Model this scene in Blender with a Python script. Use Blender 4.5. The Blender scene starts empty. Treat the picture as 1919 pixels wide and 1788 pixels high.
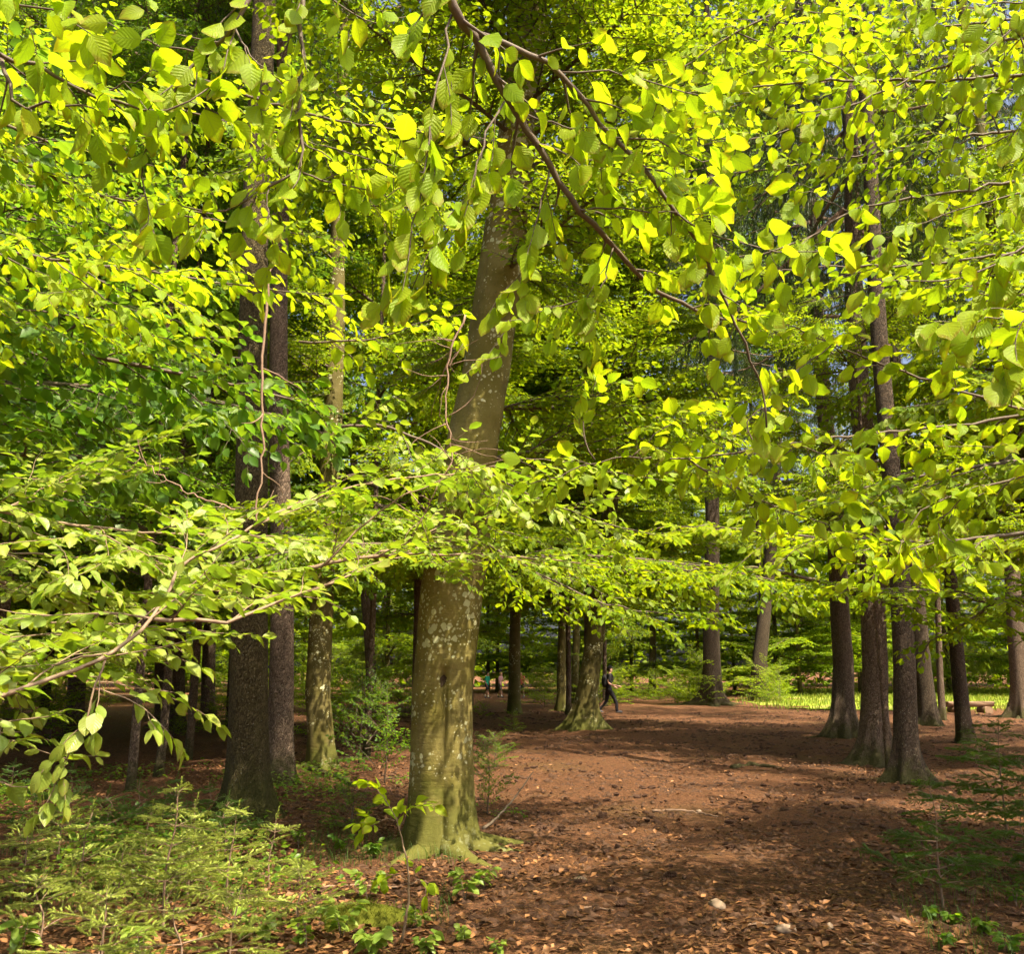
import bpy, math, random
import numpy as np
from mathutils import Vector, Matrix

# ------------------------------------------------------------------ camera, sky, sun, exposure
SC = bpy.context.scene
COL = SC.collection
W0, H0, FPX = 1919.0, 1788.0, 1700.0
CX, CY, HOR = 959.5, 894.0, 1256.0
CAMZ = 1.6
PITCH = math.atan((HOR - CY) / FPX)
cam_d = bpy.data.cameras.new('camera')
cam = bpy.data.objects.new('camera', cam_d)
COL.objects.link(cam)
cam.location = (0, 0, CAMZ)
cam.rotation_euler = (math.pi / 2 + PITCH, 0, 0)
cam_d.sensor_fit = 'HORIZONTAL'
cam_d.sensor_width = 36.0
cam_d.lens = 36.0 * FPX / W0
cam_d.clip_start = 0.05
cam_d.clip_end = 2000
SC.camera = cam

SUN_EL = math.radians(58)
SUN_DIR = Vector((0.68, -0.73, 0)).normalized() * math.cos(SUN_EL) + Vector((0, 0, math.sin(SUN_EL)))   # towards the sun
world = bpy.data.worlds.new('World')
SC.world = world
world.use_nodes = True
wn = world.node_tree
wn.nodes.clear()
sky = wn.nodes.new('ShaderNodeTexSky')
sky.sky_type = 'NISHITA'
sky.sun_disc = False
sky.sun_elevation = SUN_EL
sky.sun_rotation = math.atan2(SUN_DIR.x, SUN_DIR.y)
sky.air_density = 0.7
sky.dust_density = 7.0
sky.ozone_density = 0.3
bg = wn.nodes.new('ShaderNodeBackground')
bg.inputs['Strength'].default_value = 0.10
wo = wn.nodes.new('ShaderNodeOutputWorld')
wn.links.new(sky.outputs[0], bg.inputs[0])
wn.links.new(bg.outputs[0], wo.inputs[0])
sun_d = bpy.data.lights.new('sun', 'SUN')
sun_d.energy = 5.0
sun_d.angle = math.radians(0.53)
sun_d.color = (1.0, 0.87, 0.66)
sun = bpy.data.objects.new('sun', sun_d)
COL.objects.link(sun)
sun.rotation_euler = SUN_DIR.to_track_quat('Z', 'Y').to_euler()
sun.location = (10, -8, 20)

SC.render.engine = 'CYCLES'
SC.view_settings.view_transform = 'Standard'
SC.view_settings.look = 'None'
SC.view_settings.exposure = 1.65
SC.view_settings.gamma = 1.0
cy = SC.cycles
cy.max_bounces = 5
cy.diffuse_bounces = 4
cy.glossy_bounces = 2
cy.transmission_bounces = 4
cy.transparent_max_bounces = 4
cy.caustics_reflective = False
cy.caustics_refractive = False
cy.use_denoising = True
cy.use_adaptive_sampling = True
cy.adaptive_threshold = 0.035
cy.sample_clamp_indirect = 6.0

# ------------------------------------------------------------------ pixel <-> world
cp, sp = math.cos(PITCH), math.sin(PITCH)
def ray(px, py):
    u = (px - CX) / FPX
    v = -(py - CY) / FPX
    return np.array((u, cp - v * sp, sp + v * cp))
def P(px, py, d):
    """world point seen at pixel (px, py) of the photograph, d metres ahead of the camera"""
    r = ray(px, py)
    return np.array((0, 0, CAMZ)) + r * (d / r[1])
def proj(p):
    q = np.asarray(p, float) - np.array((0, 0, CAMZ))
    f = q[..., 1] * cp + q[..., 2] * sp
    v = -q[..., 1] * sp + q[..., 2] * cp
    return CX + FPX * q[..., 0] / f, CY - FPX * v / f, f
def gz(x, y):
    """height of the ground"""
    x = np.asarray(x, float); y = np.asarray(y, float)
    h = 0.05 * np.sin(x * 0.55 + 1.3) * np.sin(y * 0.41 + 0.4) + 0.03 * np.sin(x * 1.3 + y * 0.9) + 0.02 * np.sin(x * 2.7 - y * 2.1 + 2)
    h = h + 0.10 * np.exp(-((x + 1.6) ** 2 / 2.5 + (y - 4.9) ** 2 / 1.5))
    return h * np.clip(1.4 - np.abs(y) / 60.0, 0.25, 1.0)
def ground_at(px, py):
    r = ray(px, py)
    t = -CAMZ / r[2]
    p = np.array((0, 0, CAMZ)) + r * t
    for _ in range(4):
        t = (gz(p[0], p[1]) - CAMZ) / r[2]
        p = np.array((0, 0, CAMZ)) + r * t
    return p

# ------------------------------------------------------------------ geometry helpers
def nrm(a):
    a = np.asarray(a, float)
    return a / np.maximum(np.linalg.norm(a, axis=-1, keepdims=True), 1e-9)

class Geo:
    def __init__(s):
        s.v, s.f, s.uv, s.n = [], [], [], 0
    def add(s, v, f, mi=0, uv=None):
        v = np.asarray(v, float).reshape(-1, 3)
        s.v.append(v)
        if isinstance(f, np.ndarray): f = [f]
        for a in f:
            s.f.append((np.asarray(a, np.int64) + s.n, mi))
        s.uv.append(np.zeros((len(v), 2)) if uv is None else np.asarray(uv, float))
        s.n += len(v)
    def mesh(s, name, mats, smooth=True):
        me = bpy.data.meshes.new(name)
        v = np.concatenate(s.v) if s.v else np.zeros((0, 3))
        uv = np.concatenate(s.uv) if s.uv else np.zeros((0, 2))
        loops, starts, mi, c = [], [], [], 0
        for a, m in s.f:
            if not len(a): continue
            k = a.shape[1]
            loops.append(a.reshape(-1))
            starts.append(c + np.arange(len(a)) * k)
            mi.append(np.full(len(a), m))
            c += a.size
        loops = np.concatenate(loops).astype(np.int32); starts = np.concatenate(starts).astype(np.int32); mi = np.concatenate(mi).astype(np.int32)
        me.vertices.add(len(v)); me.vertices.foreach_set('co', v.astype(np.float32).ravel())
        me.loops.add(len(loops)); me.loops.foreach_set('vertex_index', loops)
        me.polygons.add(len(starts)); me.polygons.foreach_set('loop_start', starts)
        for m in mats: me.materials.append(m)
        me.polygons.foreach_set('material_index', mi)
        me.update(calc_edges=True)
        ul = me.uv_layers.new(name='uv')
        ul.data.foreach_set('uv', uv[loops].astype(np.float32).ravel())
        me.polygons.foreach_set('use_smooth', np.full(len(starts), smooth))
        me.update()
        return me

def add_xf(dst, src, M3, t):
    """adds a transformed copy of one Geo to another"""
    M3 = np.array(M3); t = np.array(t); off = 0
    v = np.concatenate(src.v) @ M3.T + t; uv = np.concatenate(src.uv)
    by = {}
    for f, mi in src.f:
        by.setdefault(mi, []).append(f)
    first = True
    n0 = dst.n
    dst.v.append(v); dst.uv.append(uv); dst.n += len(v)
    for mi, fs in by.items():
        for f in fs: dst.f.append((f + n0, mi))

def tube(pts, rad, sides=6, cap=True):
    pts = np.asarray(pts, float); n = len(pts)
    rad = np.asarray(rad, float) * np.ones(n)
    t = nrm(np.gradient(pts, axis=0))
    ref = np.array((0, 0, 1.0)) if abs(t[0][2]) < 0.9 else np.array((1.0, 0, 0))
    a = nrm(np.cross(t[0], ref)); A = [a]
    for i in range(1, n):
        a = nrm(a - t[i] * a.dot(t[i])); A.append(a)
    A = np.array(A); B = np.cross(t, A)
    th = np.arange(sides) * 2 * math.pi / sides
    v = pts[:, None] + rad[:, None, None] * (np.cos(th)[None, :, None] * A[:, None] + np.sin(th)[None, :, None] * B[:, None])
    v = v.reshape(-1, 3)
    i = np.arange(n - 1)[:, None] * sides; j = np.arange(sides)[None]; k = (j + 1) % sides
    q = np.stack([i + j, i + k, i + k + sides, i + j + sides], -1).reshape(-1, 4)
    f = [q]
    if cap:
        v = np.vstack([v, pts[0], pts[-1]])
        j = np.arange(sides); k = (j + 1) % sides
        f.append(np.stack([np.full(sides, n * sides), k, j], -1))
        f.append(np.stack([np.full(sides, n * sides + 1), (n - 1) * sides + j, (n - 1) * sides + k], -1))
    return v, f

def smooth_line(pts, n):
    """Catmull-Rom resample of a polyline to n points"""
    p = np.asarray(pts, float)
    if len(p) == 2:
        return p[0] + (p[1] - p[0]) * np.linspace(0, 1, n)[:, None]
    q = np.vstack([2 * p[0] - p[1], p, 2 * p[-1] - p[-2]])
    seg = np.linalg.norm(np.diff(p, axis=0), axis=1); s = np.concatenate([[0], np.cumsum(seg)])
    out = []
    for x in np.linspace(0, s[-1], n):
        i = min(np.searchsorted(s, x, 'right') - 1, len(p) - 2)
        t = (x - s[i]) / max(seg[i], 1e-9)
        a, b, c, d = q[i], q[i + 1], q[i + 2], q[i + 3]
        out.append(0.5 * (2 * b + (c - a) * t + (2 * a - 5 * b + 4 * c - d) * t * t + (3 * b - a - 3 * c + d) * t ** 3))
    return np.array(out)

def link(name, me, parent=None, loc=None, kind=None):
    o = bpy.data.objects.new(name, me)
    COL.objects.link(o)
    if parent is not None: o.parent = parent
    if loc is not None: o.location = loc
    if kind: o['kind'] = kind
    return o
def paint(o, mat):
    o.material_slots[0].link = 'OBJECT'; o.material_slots[0].material = mat
    return o
def tag(o, label, cat, group=None):
    o['label'] = label; o['category'] = cat
    if group: o['group'] = group
    return o
def thing(name, label, cat, loc, group=None, rz=0.0):
    o = bpy.data.objects.new(name, None)
    COL.objects.link(o)
    o.empty_display_size = 0.1
    o.location = loc; o.rotation_euler = (0, 0, rz)
    return tag(o, label, cat, group)

# ------------------------------------------------------------------ materials
class N:
    """tiny node-tree helper"""
    def __init__(s, name):
        s.m = bpy.data.materials.new(name); s.m.use_nodes = True
        s.t = s.m.node_tree; s.t.nodes.clear()
        s.out = s.t.nodes.new('ShaderNodeOutputMaterial')
    def n(s, typ, **kw):
        x = s.t.nodes.new(typ)
        for k, v in kw.items():
            if k in x.inputs.keys() if isinstance(k, str) else False: pass
            setattr(x, k, v)
        return x
    def set(s, sock, v):
        if hasattr(v, 'links') or isinstance(v, bpy.types.NodeSocket): s.t.links.new(v, sock)
        else: sock.default_value = v
    def math(s, op, a, b=0.0, c=None):
        x = s.t.nodes.new('ShaderNodeMath'); x.operation = op
        s.set(x.inputs[0], a); s.set(x.inputs[1], b)
        if c is not None: s.set(x.inputs[2], c)
        return x.outputs[0]
    def mix(s, fac, a, b):
        x = s.t.nodes.new('ShaderNodeMix'); x.data_type = 'RGBA'
        s.set(x.inputs[0], fac); s.set(x.inputs[6], a if not isinstance(a, tuple) else (*a, 1)); s.set(x.inputs[7], b if not isinstance(b, tuple) else (*b, 1))
        return x.outputs[2]
    def noise(s, vec, scale, detail=4, rough=0.55, dist=0.0):
        x = s.t.nodes.new('ShaderNodeTexNoise')
        if vec is not None: s.t.links.new(vec, x.inputs['Vector'])
        x.inputs['Scale'].default_value = scale; x.inputs['Detail'].default_value = detail
        x.inputs['Roughness'].default_value = rough; x.inputs['Distortion'].default_value = dist
        return x.outputs['Fac']
    def voro(s, vec, scale, feature='F1', out='Distance', rand=1.0):
        x = s.t.nodes.new('ShaderNodeTexVoronoi'); x.feature = feature
        if vec is not None: s.t.links.new(vec, x.inputs['Vector'])
        x.inputs['Scale'].default_value = scale; x.inputs['Randomness'].default_value = rand
        return x.outputs[out]
    def ramp(s, fac, lo, hi):
        x = s.t.nodes.new('ShaderNodeMapRange'); x.clamp = True; x.interpolation_type = 'SMOOTHSTEP'
        s.set(x.inputs[0], fac); s.set(x.inputs[1], lo); s.set(x.inputs[2], hi)
        return x.outputs[0]
    def coord(s, scale=(1, 1, 1), which='Object'):
        tc = s.t.nodes.new('ShaderNodeTexCoord'); mp = s.t.nodes.new('ShaderNodeMapping')
        mp.inputs['Scale'].default_value = scale
        s.t.links.new(tc.outputs[which], mp.inputs['Vector'])
        return mp.outputs[0]
    def rnd(s):
        oi = s.t.nodes.new('ShaderNodeObjectInfo'); ge = s.t.nodes.new('ShaderNodeNewGeometry')
        return s.math('FRACT', s.math('ADD', oi.outputs['Random'], ge.outputs['Random Per Island']))
    def bump(s, h, strength=0.5, dist=0.02):
        x = s.t.nodes.new('ShaderNodeBump'); x.inputs['Strength'].default_value = strength; x.inputs['Distance'].default_value = dist
        s.t.links.new(h, x.inputs['Height'])
        return x.outputs[0]
    def bsdf(s, col, rough=0.8, normal=None, spec=0.3):
        x = s.t.nodes.new('ShaderNodeBsdfPrincipled')
        s.set(x.inputs['Base Color'], col if not isinstance(col, tuple) else (*col, 1))
        s.set(x.inputs['Roughness'], rough); x.inputs['Specular IOR Level'].default_value = spec
        if normal is not None: s.t.links.new(normal, x.inputs['Normal'])
        return x.outputs[0]
    def finish(s, sh):
        s.t.links.new(sh, s.out.inputs['Surface'])
        return s.m

def plain(name, col, rough=0.8, var=0.0, spec=0.3, scale=40):
    n = N(name); c = n.coord()
    nz = n.noise(c, scale)
    lo = tuple(x * (1 - var) for x in col); hi = tuple(min(1, x * (1 + var)) for x in col)
    return n.finish(n.bsdf(n.mix(nz, lo, hi), rough, n.bump(nz, 0.3, 0.01), spec))

def leaf_mat(name, ra, rb, ta, tb, fac=0.5, rough=0.42, spec=0.4, veins=True, brown=0.0):
    n = N(name)
    r = n.rnd()
    uvn = n.t.nodes.new('ShaderNodeUVMap'); uvn.uv_map = 'uv'
    sx = n.t.nodes.new('ShaderNodeSeparateXYZ'); n.t.links.new(uvn.outputs[0], sx.inputs[0])
    u, v = sx.outputs[0], sx.outputs[1]
    av = n.math('ABSOLUTE', v)
    refl = n.mix(r, ra, rb); tr = n.mix(r, ta, tb)
    nor = None
    if veins:
        ph = n.math('MULTIPLY', n.math('SUBTRACT', u, n.math('MULTIPLY', av, 0.30)), 2 * math.pi * 8)
        st = n.math('COSINE', ph)
        vein = n.ramp(st, 0.72, 1.0)
        rib = n.ramp(av, 0.10, 0.02)
        vr = n.math('MAXIMUM', n.math('MULTIPLY', vein, 0.6), rib)
        refl = n.mix(n.math('MULTIPLY', vr, 0.22), refl, (0.28, 0.36, 0.08))
        tr = n.mix(n.math('MULTIPLY', vr, 0.35), tr, (0.10, 0.17, 0.01))
        nor = n.bump(st, 0.22, 0.003)
    if brown > 0:
        nz = n.noise(n.coord((1, 1, 1)), 1.8, 3)
        b = n.math('MULTIPLY', n.ramp(n.math('ADD', n.math('ADD', n.math('MULTIPLY', av, 0.35), u), n.math('ADD', n.math('MULTIPLY', nz, 0.6), n.math('MULTIPLY', r, 0.25))), 1.35, 1.6), brown)
        refl = n.mix(b, refl, (0.20, 0.10, 0.02)); tr = n.mix(b, tr, (0.28, 0.13, 0.01))
    d = n.bsdf(refl, rough, nor, spec)
    t = n.t.nodes.new('ShaderNodeBsdfTranslucent'); n.set(t.inputs[0], tr)
    mx = n.t.nodes.new('ShaderNodeMixShader'); mx.inputs[0].default_value = fac
    n.t.links.new(d, mx.inputs[1]); n.t.links.new(t.outputs[0], mx.inputs[2])
    return n.finish(mx.outputs[0])

M = {}
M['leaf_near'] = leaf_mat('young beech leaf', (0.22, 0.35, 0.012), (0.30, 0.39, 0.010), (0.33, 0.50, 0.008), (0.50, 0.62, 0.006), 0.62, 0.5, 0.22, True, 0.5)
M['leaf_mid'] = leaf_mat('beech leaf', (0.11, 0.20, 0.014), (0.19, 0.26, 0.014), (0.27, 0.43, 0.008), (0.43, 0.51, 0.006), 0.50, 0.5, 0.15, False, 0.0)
M['leaf_layer'] = leaf_mat('glossy beech leaf', (0.19, 0.28, 0.035), (0.28, 0.34, 0.05), (0.22, 0.38, 0.014), (0.36, 0.47, 0.014), 0.46, 0.40, 0.5, True, 0.3)  # glossier leaf; the pale sheen of lit tops is also put into the colour
M['leaf_shaded'] = leaf_mat('shade-toned beech leaf', (0.06, 0.14, 0.016), (0.10, 0.17, 0.012), (0.18, 0.38, 0.02), (0.30, 0.44, 0.01), 0.5, 0.42, 0.4, False, 0.0)  # deeper green copy of the beech leaf, shade put into the colour
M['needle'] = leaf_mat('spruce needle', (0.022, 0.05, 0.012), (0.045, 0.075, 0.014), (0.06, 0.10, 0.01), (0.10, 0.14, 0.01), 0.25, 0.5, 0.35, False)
M['needle_young'] = leaf_mat('sun-toned young spruce needle', (0.24, 0.34, 0.05), (0.40, 0.43, 0.08), (0.34, 0.42, 0.04), (0.46, 0.46, 0.06), 0.34, 0.5, 0.35, False)  # pale new shoots, brightened further with sunlight put into the colour
M['needle_dark'] = leaf_mat('shade-toned fir needle', (0.05, 0.11, 0.015), (0.07, 0.14, 0.02), (0.14, 0.24, 0.015), (0.2, 0.28, 0.02), 0.35, 0.5, 0.35, False)  # dark needle copy for shaded plants, the shade is in the colour
M['needle_mid'] = leaf_mat('sun-toned older seedling needle', (0.12, 0.17, 0.03), (0.20, 0.24, 0.05), (0.2, 0.26, 0.02), (0.28, 0.32, 0.03), 0.35, 0.5, 0.35, False)  # older needles lightened, sunlight on the seedlings put into the colour
M['herb'] = leaf_mat('herb leaf', (0.14, 0.24, 0.03), (0.24, 0.32, 0.05), (0.30, 0.46, 0.03), (0.42, 0.52, 0.04), 0.45, 0.36, 0.5, True)
M['grass'] = leaf_mat('meadow grass', (0.10, 0.18, 0.02), (0.26, 0.27, 0.04), (0.20, 0.30, 0.02), (0.36, 0.36, 0.04), 0.4, 0.6, 0.2, False)
M['moss'] = leaf_mat('moss', (0.07, 0.09, 0.01), (0.13, 0.13, 0.012), (0.12, 0.14, 0.01), (0.18, 0.18, 0.012), 0.3, 0.8, 0.1, False)

def litter_mat():
    n = N('dry fallen leaf'); r = n.rnd()
    x = n.t.nodes.new('ShaderNodeValToRGB'); n.set(x.inputs[0], r)
    e = x.color_ramp.elements
    e[0].color = (0.055, 0.026, 0.012, 1); e[1].color = (0.27, 0.135, 0.055, 1)
    for p, c in ((0.3, (0.12, 0.055, 0.02, 1)), (0.55, (0.16, 0.072, 0.024, 1)), (0.85, (0.20, 0.09, 0.032, 1))):
        q = e.new(p); q.color = c
    return n.finish(n.bsdf(x.outputs[0], 0.6, None, 0.3))
M['litter'] = litter_mat()
M['crumb'] = plain('bark crumb', (0.06, 0.032, 0.018), 0.9, 0.6, 0.15, 9)

def ground_mat():
    n = N('needle litter ground'); c = n.coord()
    big = n.noise(c, 0.5, 3); mid = n.noise(c, 3.0, 5, 0.6); fine = n.noise(c, 34, 5, 0.7); str_ = n.noise(n.coord((1, 3, 1)), 60, 3, 0.7, 1.5)
    col = n.mix(mid, (0.15, 0.062, 0.025), (0.28, 0.128, 0.06))
    col = n.mix(n.ramp(fine, 0.42, 0.62), col, (0.055, 0.028, 0.013))
    col = n.mix(n.math('MULTIPLY', n.ramp(str_, 0.55, 0.72), 0.7), col, (0.36, 0.19, 0.10))
    col = n.mix(n.math('MULTIPLY', n.ramp(big, 0.52, 0.68), 0.35), col, (0.13, 0.09, 0.03))
    col = n.mix(n.math('MULTIPLY', n.ramp(n.noise(c, 9, 6, 0.75, 0.6), 0.5, 0.66), 0.65), col, (0.045, 0.024, 0.012))
    h = n.math('ADD', n.math('MULTIPLY', fine, 0.6), n.math('ADD', n.math('MULTIPLY', str_, 0.3), mid))
    return n.finish(n.bsdf(col, 0.9, n.bump(h, 1.0, 0.09), 0.15))
M['ground'] = ground_mat()
def meadow_mat():
    n = N('meadow'); c = n.coord()
    col = n.mix(n.noise(c, 1.2, 4), (0.13, 0.21, 0.015), (0.26, 0.31, 0.03))
    col = n.mix(n.ramp(n.noise(c, 0.35, 5, 0.65), 0.5, 0.68), col, (0.26, 0.22, 0.07))
    return n.finish(n.bsdf(col, 0.9, None, 0.1))
M['meadow'] = meadow_mat()

def beech_bark(lichen=0.5, moss_h=0.9, name='beech bark', k=1.0):
    n = N(name); c = n.coord()
    sz = n.t.nodes.new('ShaderNodeSeparateXYZ'); n.t.links.new(c, sz.inputs[0]); z = sz.outputs[2]
    big = n.noise(c, 2.2, 4, 0.6); fine = n.noise(c, 30, 4, 0.65); stretch = n.noise(n.coord((1, 1, 0.18)), 9, 3)
    wr = n.noise(n.coord((1, 1, 6)), 4, 3)
    col = n.mix(n.ramp(big, 0.3, 0.7), (0.115 * k, 0.098 * k, 0.018 * k), (0.20 * k, 0.165 * k, 0.055 * k))
    col = n.mix(n.math('MULTIPLY', n.ramp(stretch, 0.5, 0.75), 0.6), col, (0.09, 0.075, 0.03))
    col = n.mix(n.math('MULTIPLY', n.ramp(fine, 0.55, 0.7), 0.4), col, (0.07, 0.06, 0.03))
    # round pale lichens in patches
    dv = n.noise(c, 14, 3)
    wob = n.t.nodes.new('ShaderNodeVectorMath'); wob.operation = 'ADD'
    n.t.links.new(c, wob.inputs[0]); cmb = n.t.nodes.new('ShaderNodeCombineXYZ')
    for i in range(3): n.set(cmb.inputs[i], n.math('MULTIPLY', dv, 0.05))
    n.t.links.new(cmb.outputs[0], wob.inputs[1])
    patch = n.noise(c, 2.6, 2)
    for sc_, th, am in ((11, 0.30, 1.0), (26, 0.33, 0.9)):
        d = n.voro(wob.outputs[0], sc_)
        m = n.ramp(n.math('SUBTRACT', n.math('ADD', d, n.math('MULTIPLY', fine, 0.25)), n.math('MULTIPLY', n.ramp(patch, 0.42, 0.68), 0.30)), th * lichen + 0.06, th * lichen)
        col = n.mix(n.math('MULTIPLY', m, am), col, (0.40, 0.40, 0.24))
    ms = n.math('MULTIPLY', n.ramp(n.math('ADD', z, n.math('MULTIPLY', n.math('SUBTRACT', n.noise(c, 5, 5, 0.7), 0.5), 1.6)), moss_h, moss_h * 0.25), 0.85)
    col = n.mix(ms, col, n.mix(fine, (0.035, 0.042, 0.006), (0.10, 0.10, 0.015)))
    h = n.math('ADD', n.math('MULTIPLY', wr, 0.5), n.math('ADD', n.math('MULTIPLY', fine, 0.35), big))
    return n.finish(n.bsdf(col, 0.85, n.bump(h, 0.55, 0.03), 0.2))
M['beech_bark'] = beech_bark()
M['beech_bark_dark'] = beech_bark(0.35, 0.6, 'darkened beech bark', 0.6)  # shade put into the bark colour, as sunlit stems came out too pale

def spruce_bark(name, ca, cb, moss_h=0.5, flecks=0.5):
    n = N(name); c = n.coord((1, 1, 0.55))
    c0 = n.coord()
    sz = n.t.nodes.new('ShaderNodeSeparateXYZ'); n.t.links.new(c0, sz.inputs[0]); z = sz.outputs[2]
    dist = n.noise(c, 12, 3)
    wob = n.t.nodes.new('ShaderNodeVectorMath'); wob.operation = 'ADD'
    cmb = n.t.nodes.new('ShaderNodeCombineXYZ')
    for i in range(3): n.set(cmb.inputs[i], n.math('MULTIPLY', dist, 0.12))
    n.t.links.new(c, wob.inputs[0]); n.t.links.new(cmb.outputs[0], wob.inputs[1])
    e = n.voro(wob.outputs[0], 44, 'DISTANCE_TO_EDGE'); cell = n.voro(wob.outputs[0], 44, 'F1', 'Color')
    sc_ = n.t.nodes.new('ShaderNodeSeparateColor'); n.t.links.new(cell, sc_.inputs[0])
    plate = n.ramp(n.math('ADD', e, n.math('MULTIPLY', n.math('SUBTRACT', n.noise(c0, 20, 4, 0.7), 0.5), 0.35)), -0.04, 0.16)
    fine = n.noise(c0, 55, 4, 0.7)
    col = n.mix(sc_.outputs[0], ca, cb)
    col = n.mix(plate, tuple(x * 0.5 for x in ca), col)
    col = n.mix(n.math('MULTIPLY', n.ramp(fine, 0.5, 0.75), 0.4), col, tuple(x * 1.7 for x in cb))
    fl = n.math('MULTIPLY', n.ramp(n.math('ADD', n.voro(c0, 24), n.math('MULTIPLY', n.noise(c0, 3, 2), 0.25)), 0.29, 0.22), flecks)
    col = n.mix(fl, col, (0.36, 0.36, 0.27))
    ms = n.math('MULTIPLY', n.ramp(n.math('ADD', z, n.math('MULTIPLY', n.math('SUBTRACT', n.noise(c0, 4, 4, 0.7), 0.5), 1.1)), moss_h, moss_h * 0.15), 0.75)
    col = n.mix(ms, col, n.mix(fine, (0.03, 0.034, 0.006), (0.075, 0.078, 0.013)))
    h = n.math('ADD', plate, n.math('ADD', n.math('MULTIPLY', sc_.outputs[1], 0.7), n.math('MULTIPLY', fine, 0.4)))
    return n.finish(n.bsdf(col, 0.88, n.bump(h, 0.9, 0.03), 0.2))
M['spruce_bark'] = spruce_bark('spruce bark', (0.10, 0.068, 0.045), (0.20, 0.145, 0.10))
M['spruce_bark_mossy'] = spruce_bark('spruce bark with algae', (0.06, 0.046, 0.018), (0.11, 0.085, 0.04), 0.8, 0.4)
M['spruce_bark_shaded'] = spruce_bark('shade-toned spruce bark', (0.05, 0.036, 0.022), (0.10, 0.072, 0.046), 0.35, 0.5)  # darker bark copy, shade painted in for trunks that stand in sun
M['twig'] = plain('beech twig bark', (0.10, 0.075, 0.05), 0.7, 0.4)
M['twig_pale'] = plain('sunlit pale twig bark', (0.20, 0.14, 0.085), 0.7, 0.4)  # brownish-pale bark of the low boughs and the sapling stem
M['dead_twig'] = plain('dead twig', (0.20, 0.13, 0.085), 0.8, 0.35)
M['cone'] = plain('spruce cone', (0.055, 0.028, 0.016), 0.8, 0.5, 0.2, 120)
M['stone'] = plain('pale stone', (0.22, 0.16, 0.11), 0.85, 0.3, 0.2, 18)
M['wood'] = plain('weathered split log', (0.20, 0.13, 0.08), 0.85, 0.4, 0.2, 25)
M['hole'] = plain('rotten dark wood', (0.03, 0.02, 0.012), 0.95, 0.4, 0.1, 60)
M['skin'] = plain('skin', (0.50, 0.28, 0.19), 0.55, 0.06)
M['hair'] = plain('dark hair', (0.03, 0.02, 0.014), 0.6, 0.3)
M['blond'] = plain('blond hair', (0.45, 0.27, 0.10), 0.6, 0.2)
M['black'] = plain('black cloth', (0.016, 0.015, 0.016), 0.9, 0.3)
M['blackp'] = plain('dark trousers', (0.022, 0.020, 0.024), 0.9, 0.3)
M['green_shirt'] = plain('green shirt', (0.02, 0.33, 0.20), 0.85, 0.15)
M['pink_shirt'] = plain('pale pink shirt', (0.62, 0.33, 0.34), 0.85, 0.1)
M['red_shirt'] = plain('coral shirt', (0.62, 0.11, 0.10), 0.85, 0.1)
M['navy'] = plain('navy shorts', (0.03, 0.035, 0.07), 0.85, 0.1)
M['shoe'] = plain('grey shoe', (0.12, 0.11, 0.11), 0.7, 0.2)
M['sock'] = plain('white sock', (0.7, 0.68, 0.62), 0.8, 0.1)
#@@SETTING
# ------------------------------------------------------------------ leaf and branch growth
def leaf_hi(seed, wav=0.05):
    r = random.Random(seed)
    ts = (0.13, 0.32, 0.52, 0.72, 0.88); cols = (-1, -0.5, 0, 0.5, 1)
    fold = r.uniform(-0.05, 0.5); curl = r.uniform(-0.25, 0.5); tw = r.uniform(-0.5, 0.5); wav = r.uniform(.02, .10); wd = r.uniform(.86, 1.12)
    V = [(0, 0, 0)]; UV = [(0, 0)]
    for i, t in enumerate(ts):
        w = wd * 0.345 * (math.sin(math.pi * t ** 0.9) ** 0.75) * (1.0 if t < .6 else 1.0 - 0.35 * (t - .6))
        for c in cols:
            ww = w * (1 + (wav * (1 if i % 2 else -1) + r.uniform(-.03, .03) if abs(c) == 1 else 0))
            y = c * ww
            z = fold * abs(y) - curl * t * t + (0.025 * (1 if i % 2 else -1) if abs(c) == 0.5 else 0) + tw * y * t + (r.uniform(-.025, .025) if abs(c) == 1 else 0)
            V.append((t, y, z)); UV.append((t, c))
    V.append((1.0, r.uniform(-.03, .03), -curl)); UV.append((1, 0))
    F3, F4 = [], []
    for c in range(4):
        F3.append((0, 1 + c, 2 + c))
        for i in range(4):
            a = 1 + i * 5 + c; F4.append((a, a + 5, a + 6, a + 1))
        F3.append((26, 22 + c, 21 + c))
    return np.array(V), [np.array(F3), np.array(F4)], np.array(UV)
def leaf_lo(seed):
    r = random.Random(seed); fold = r.uniform(0.1, 0.4); curl = r.uniform(-.1, .25); w = r.uniform(.29, .36)
    V = np.array([(0, 0, 0), (.3, -w, fold * w), (.3, 0, -.01), (.3, w, fold * w), (.68, -w * .85, fold * w - curl * .4), (.68, 0, -curl * .4), (.68, w * .85, fold * w - curl * .4), (1, 0, -curl)])
    UV = np.array([(0, 0), (.3, -1), (.3, 0), (.3, 1), (.68, -1), (.68, 0), (.68, 1), (1, 0)])
    return V, [np.array([(0, 1, 2), (0, 2, 3), (4, 7, 5), (5, 7, 6)]), np.array([(1, 4, 5, 2), (2, 5, 6, 3)])], UV
LEAF_HI = [leaf_hi(i) for i in range(16)]
LEAF_LO = [leaf_lo(i) for i in range(6)]
LEAF_FAR = [(np.array([(0, 0, 0), (.45, -.33, .06), (1, 0, -.05), (.45, .33, .06)]), [np.array([(0, 1, 2, 3)])], np.array([(0, 0), (.5, -1), (1, 0), (.5, 1)]))]

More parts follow.
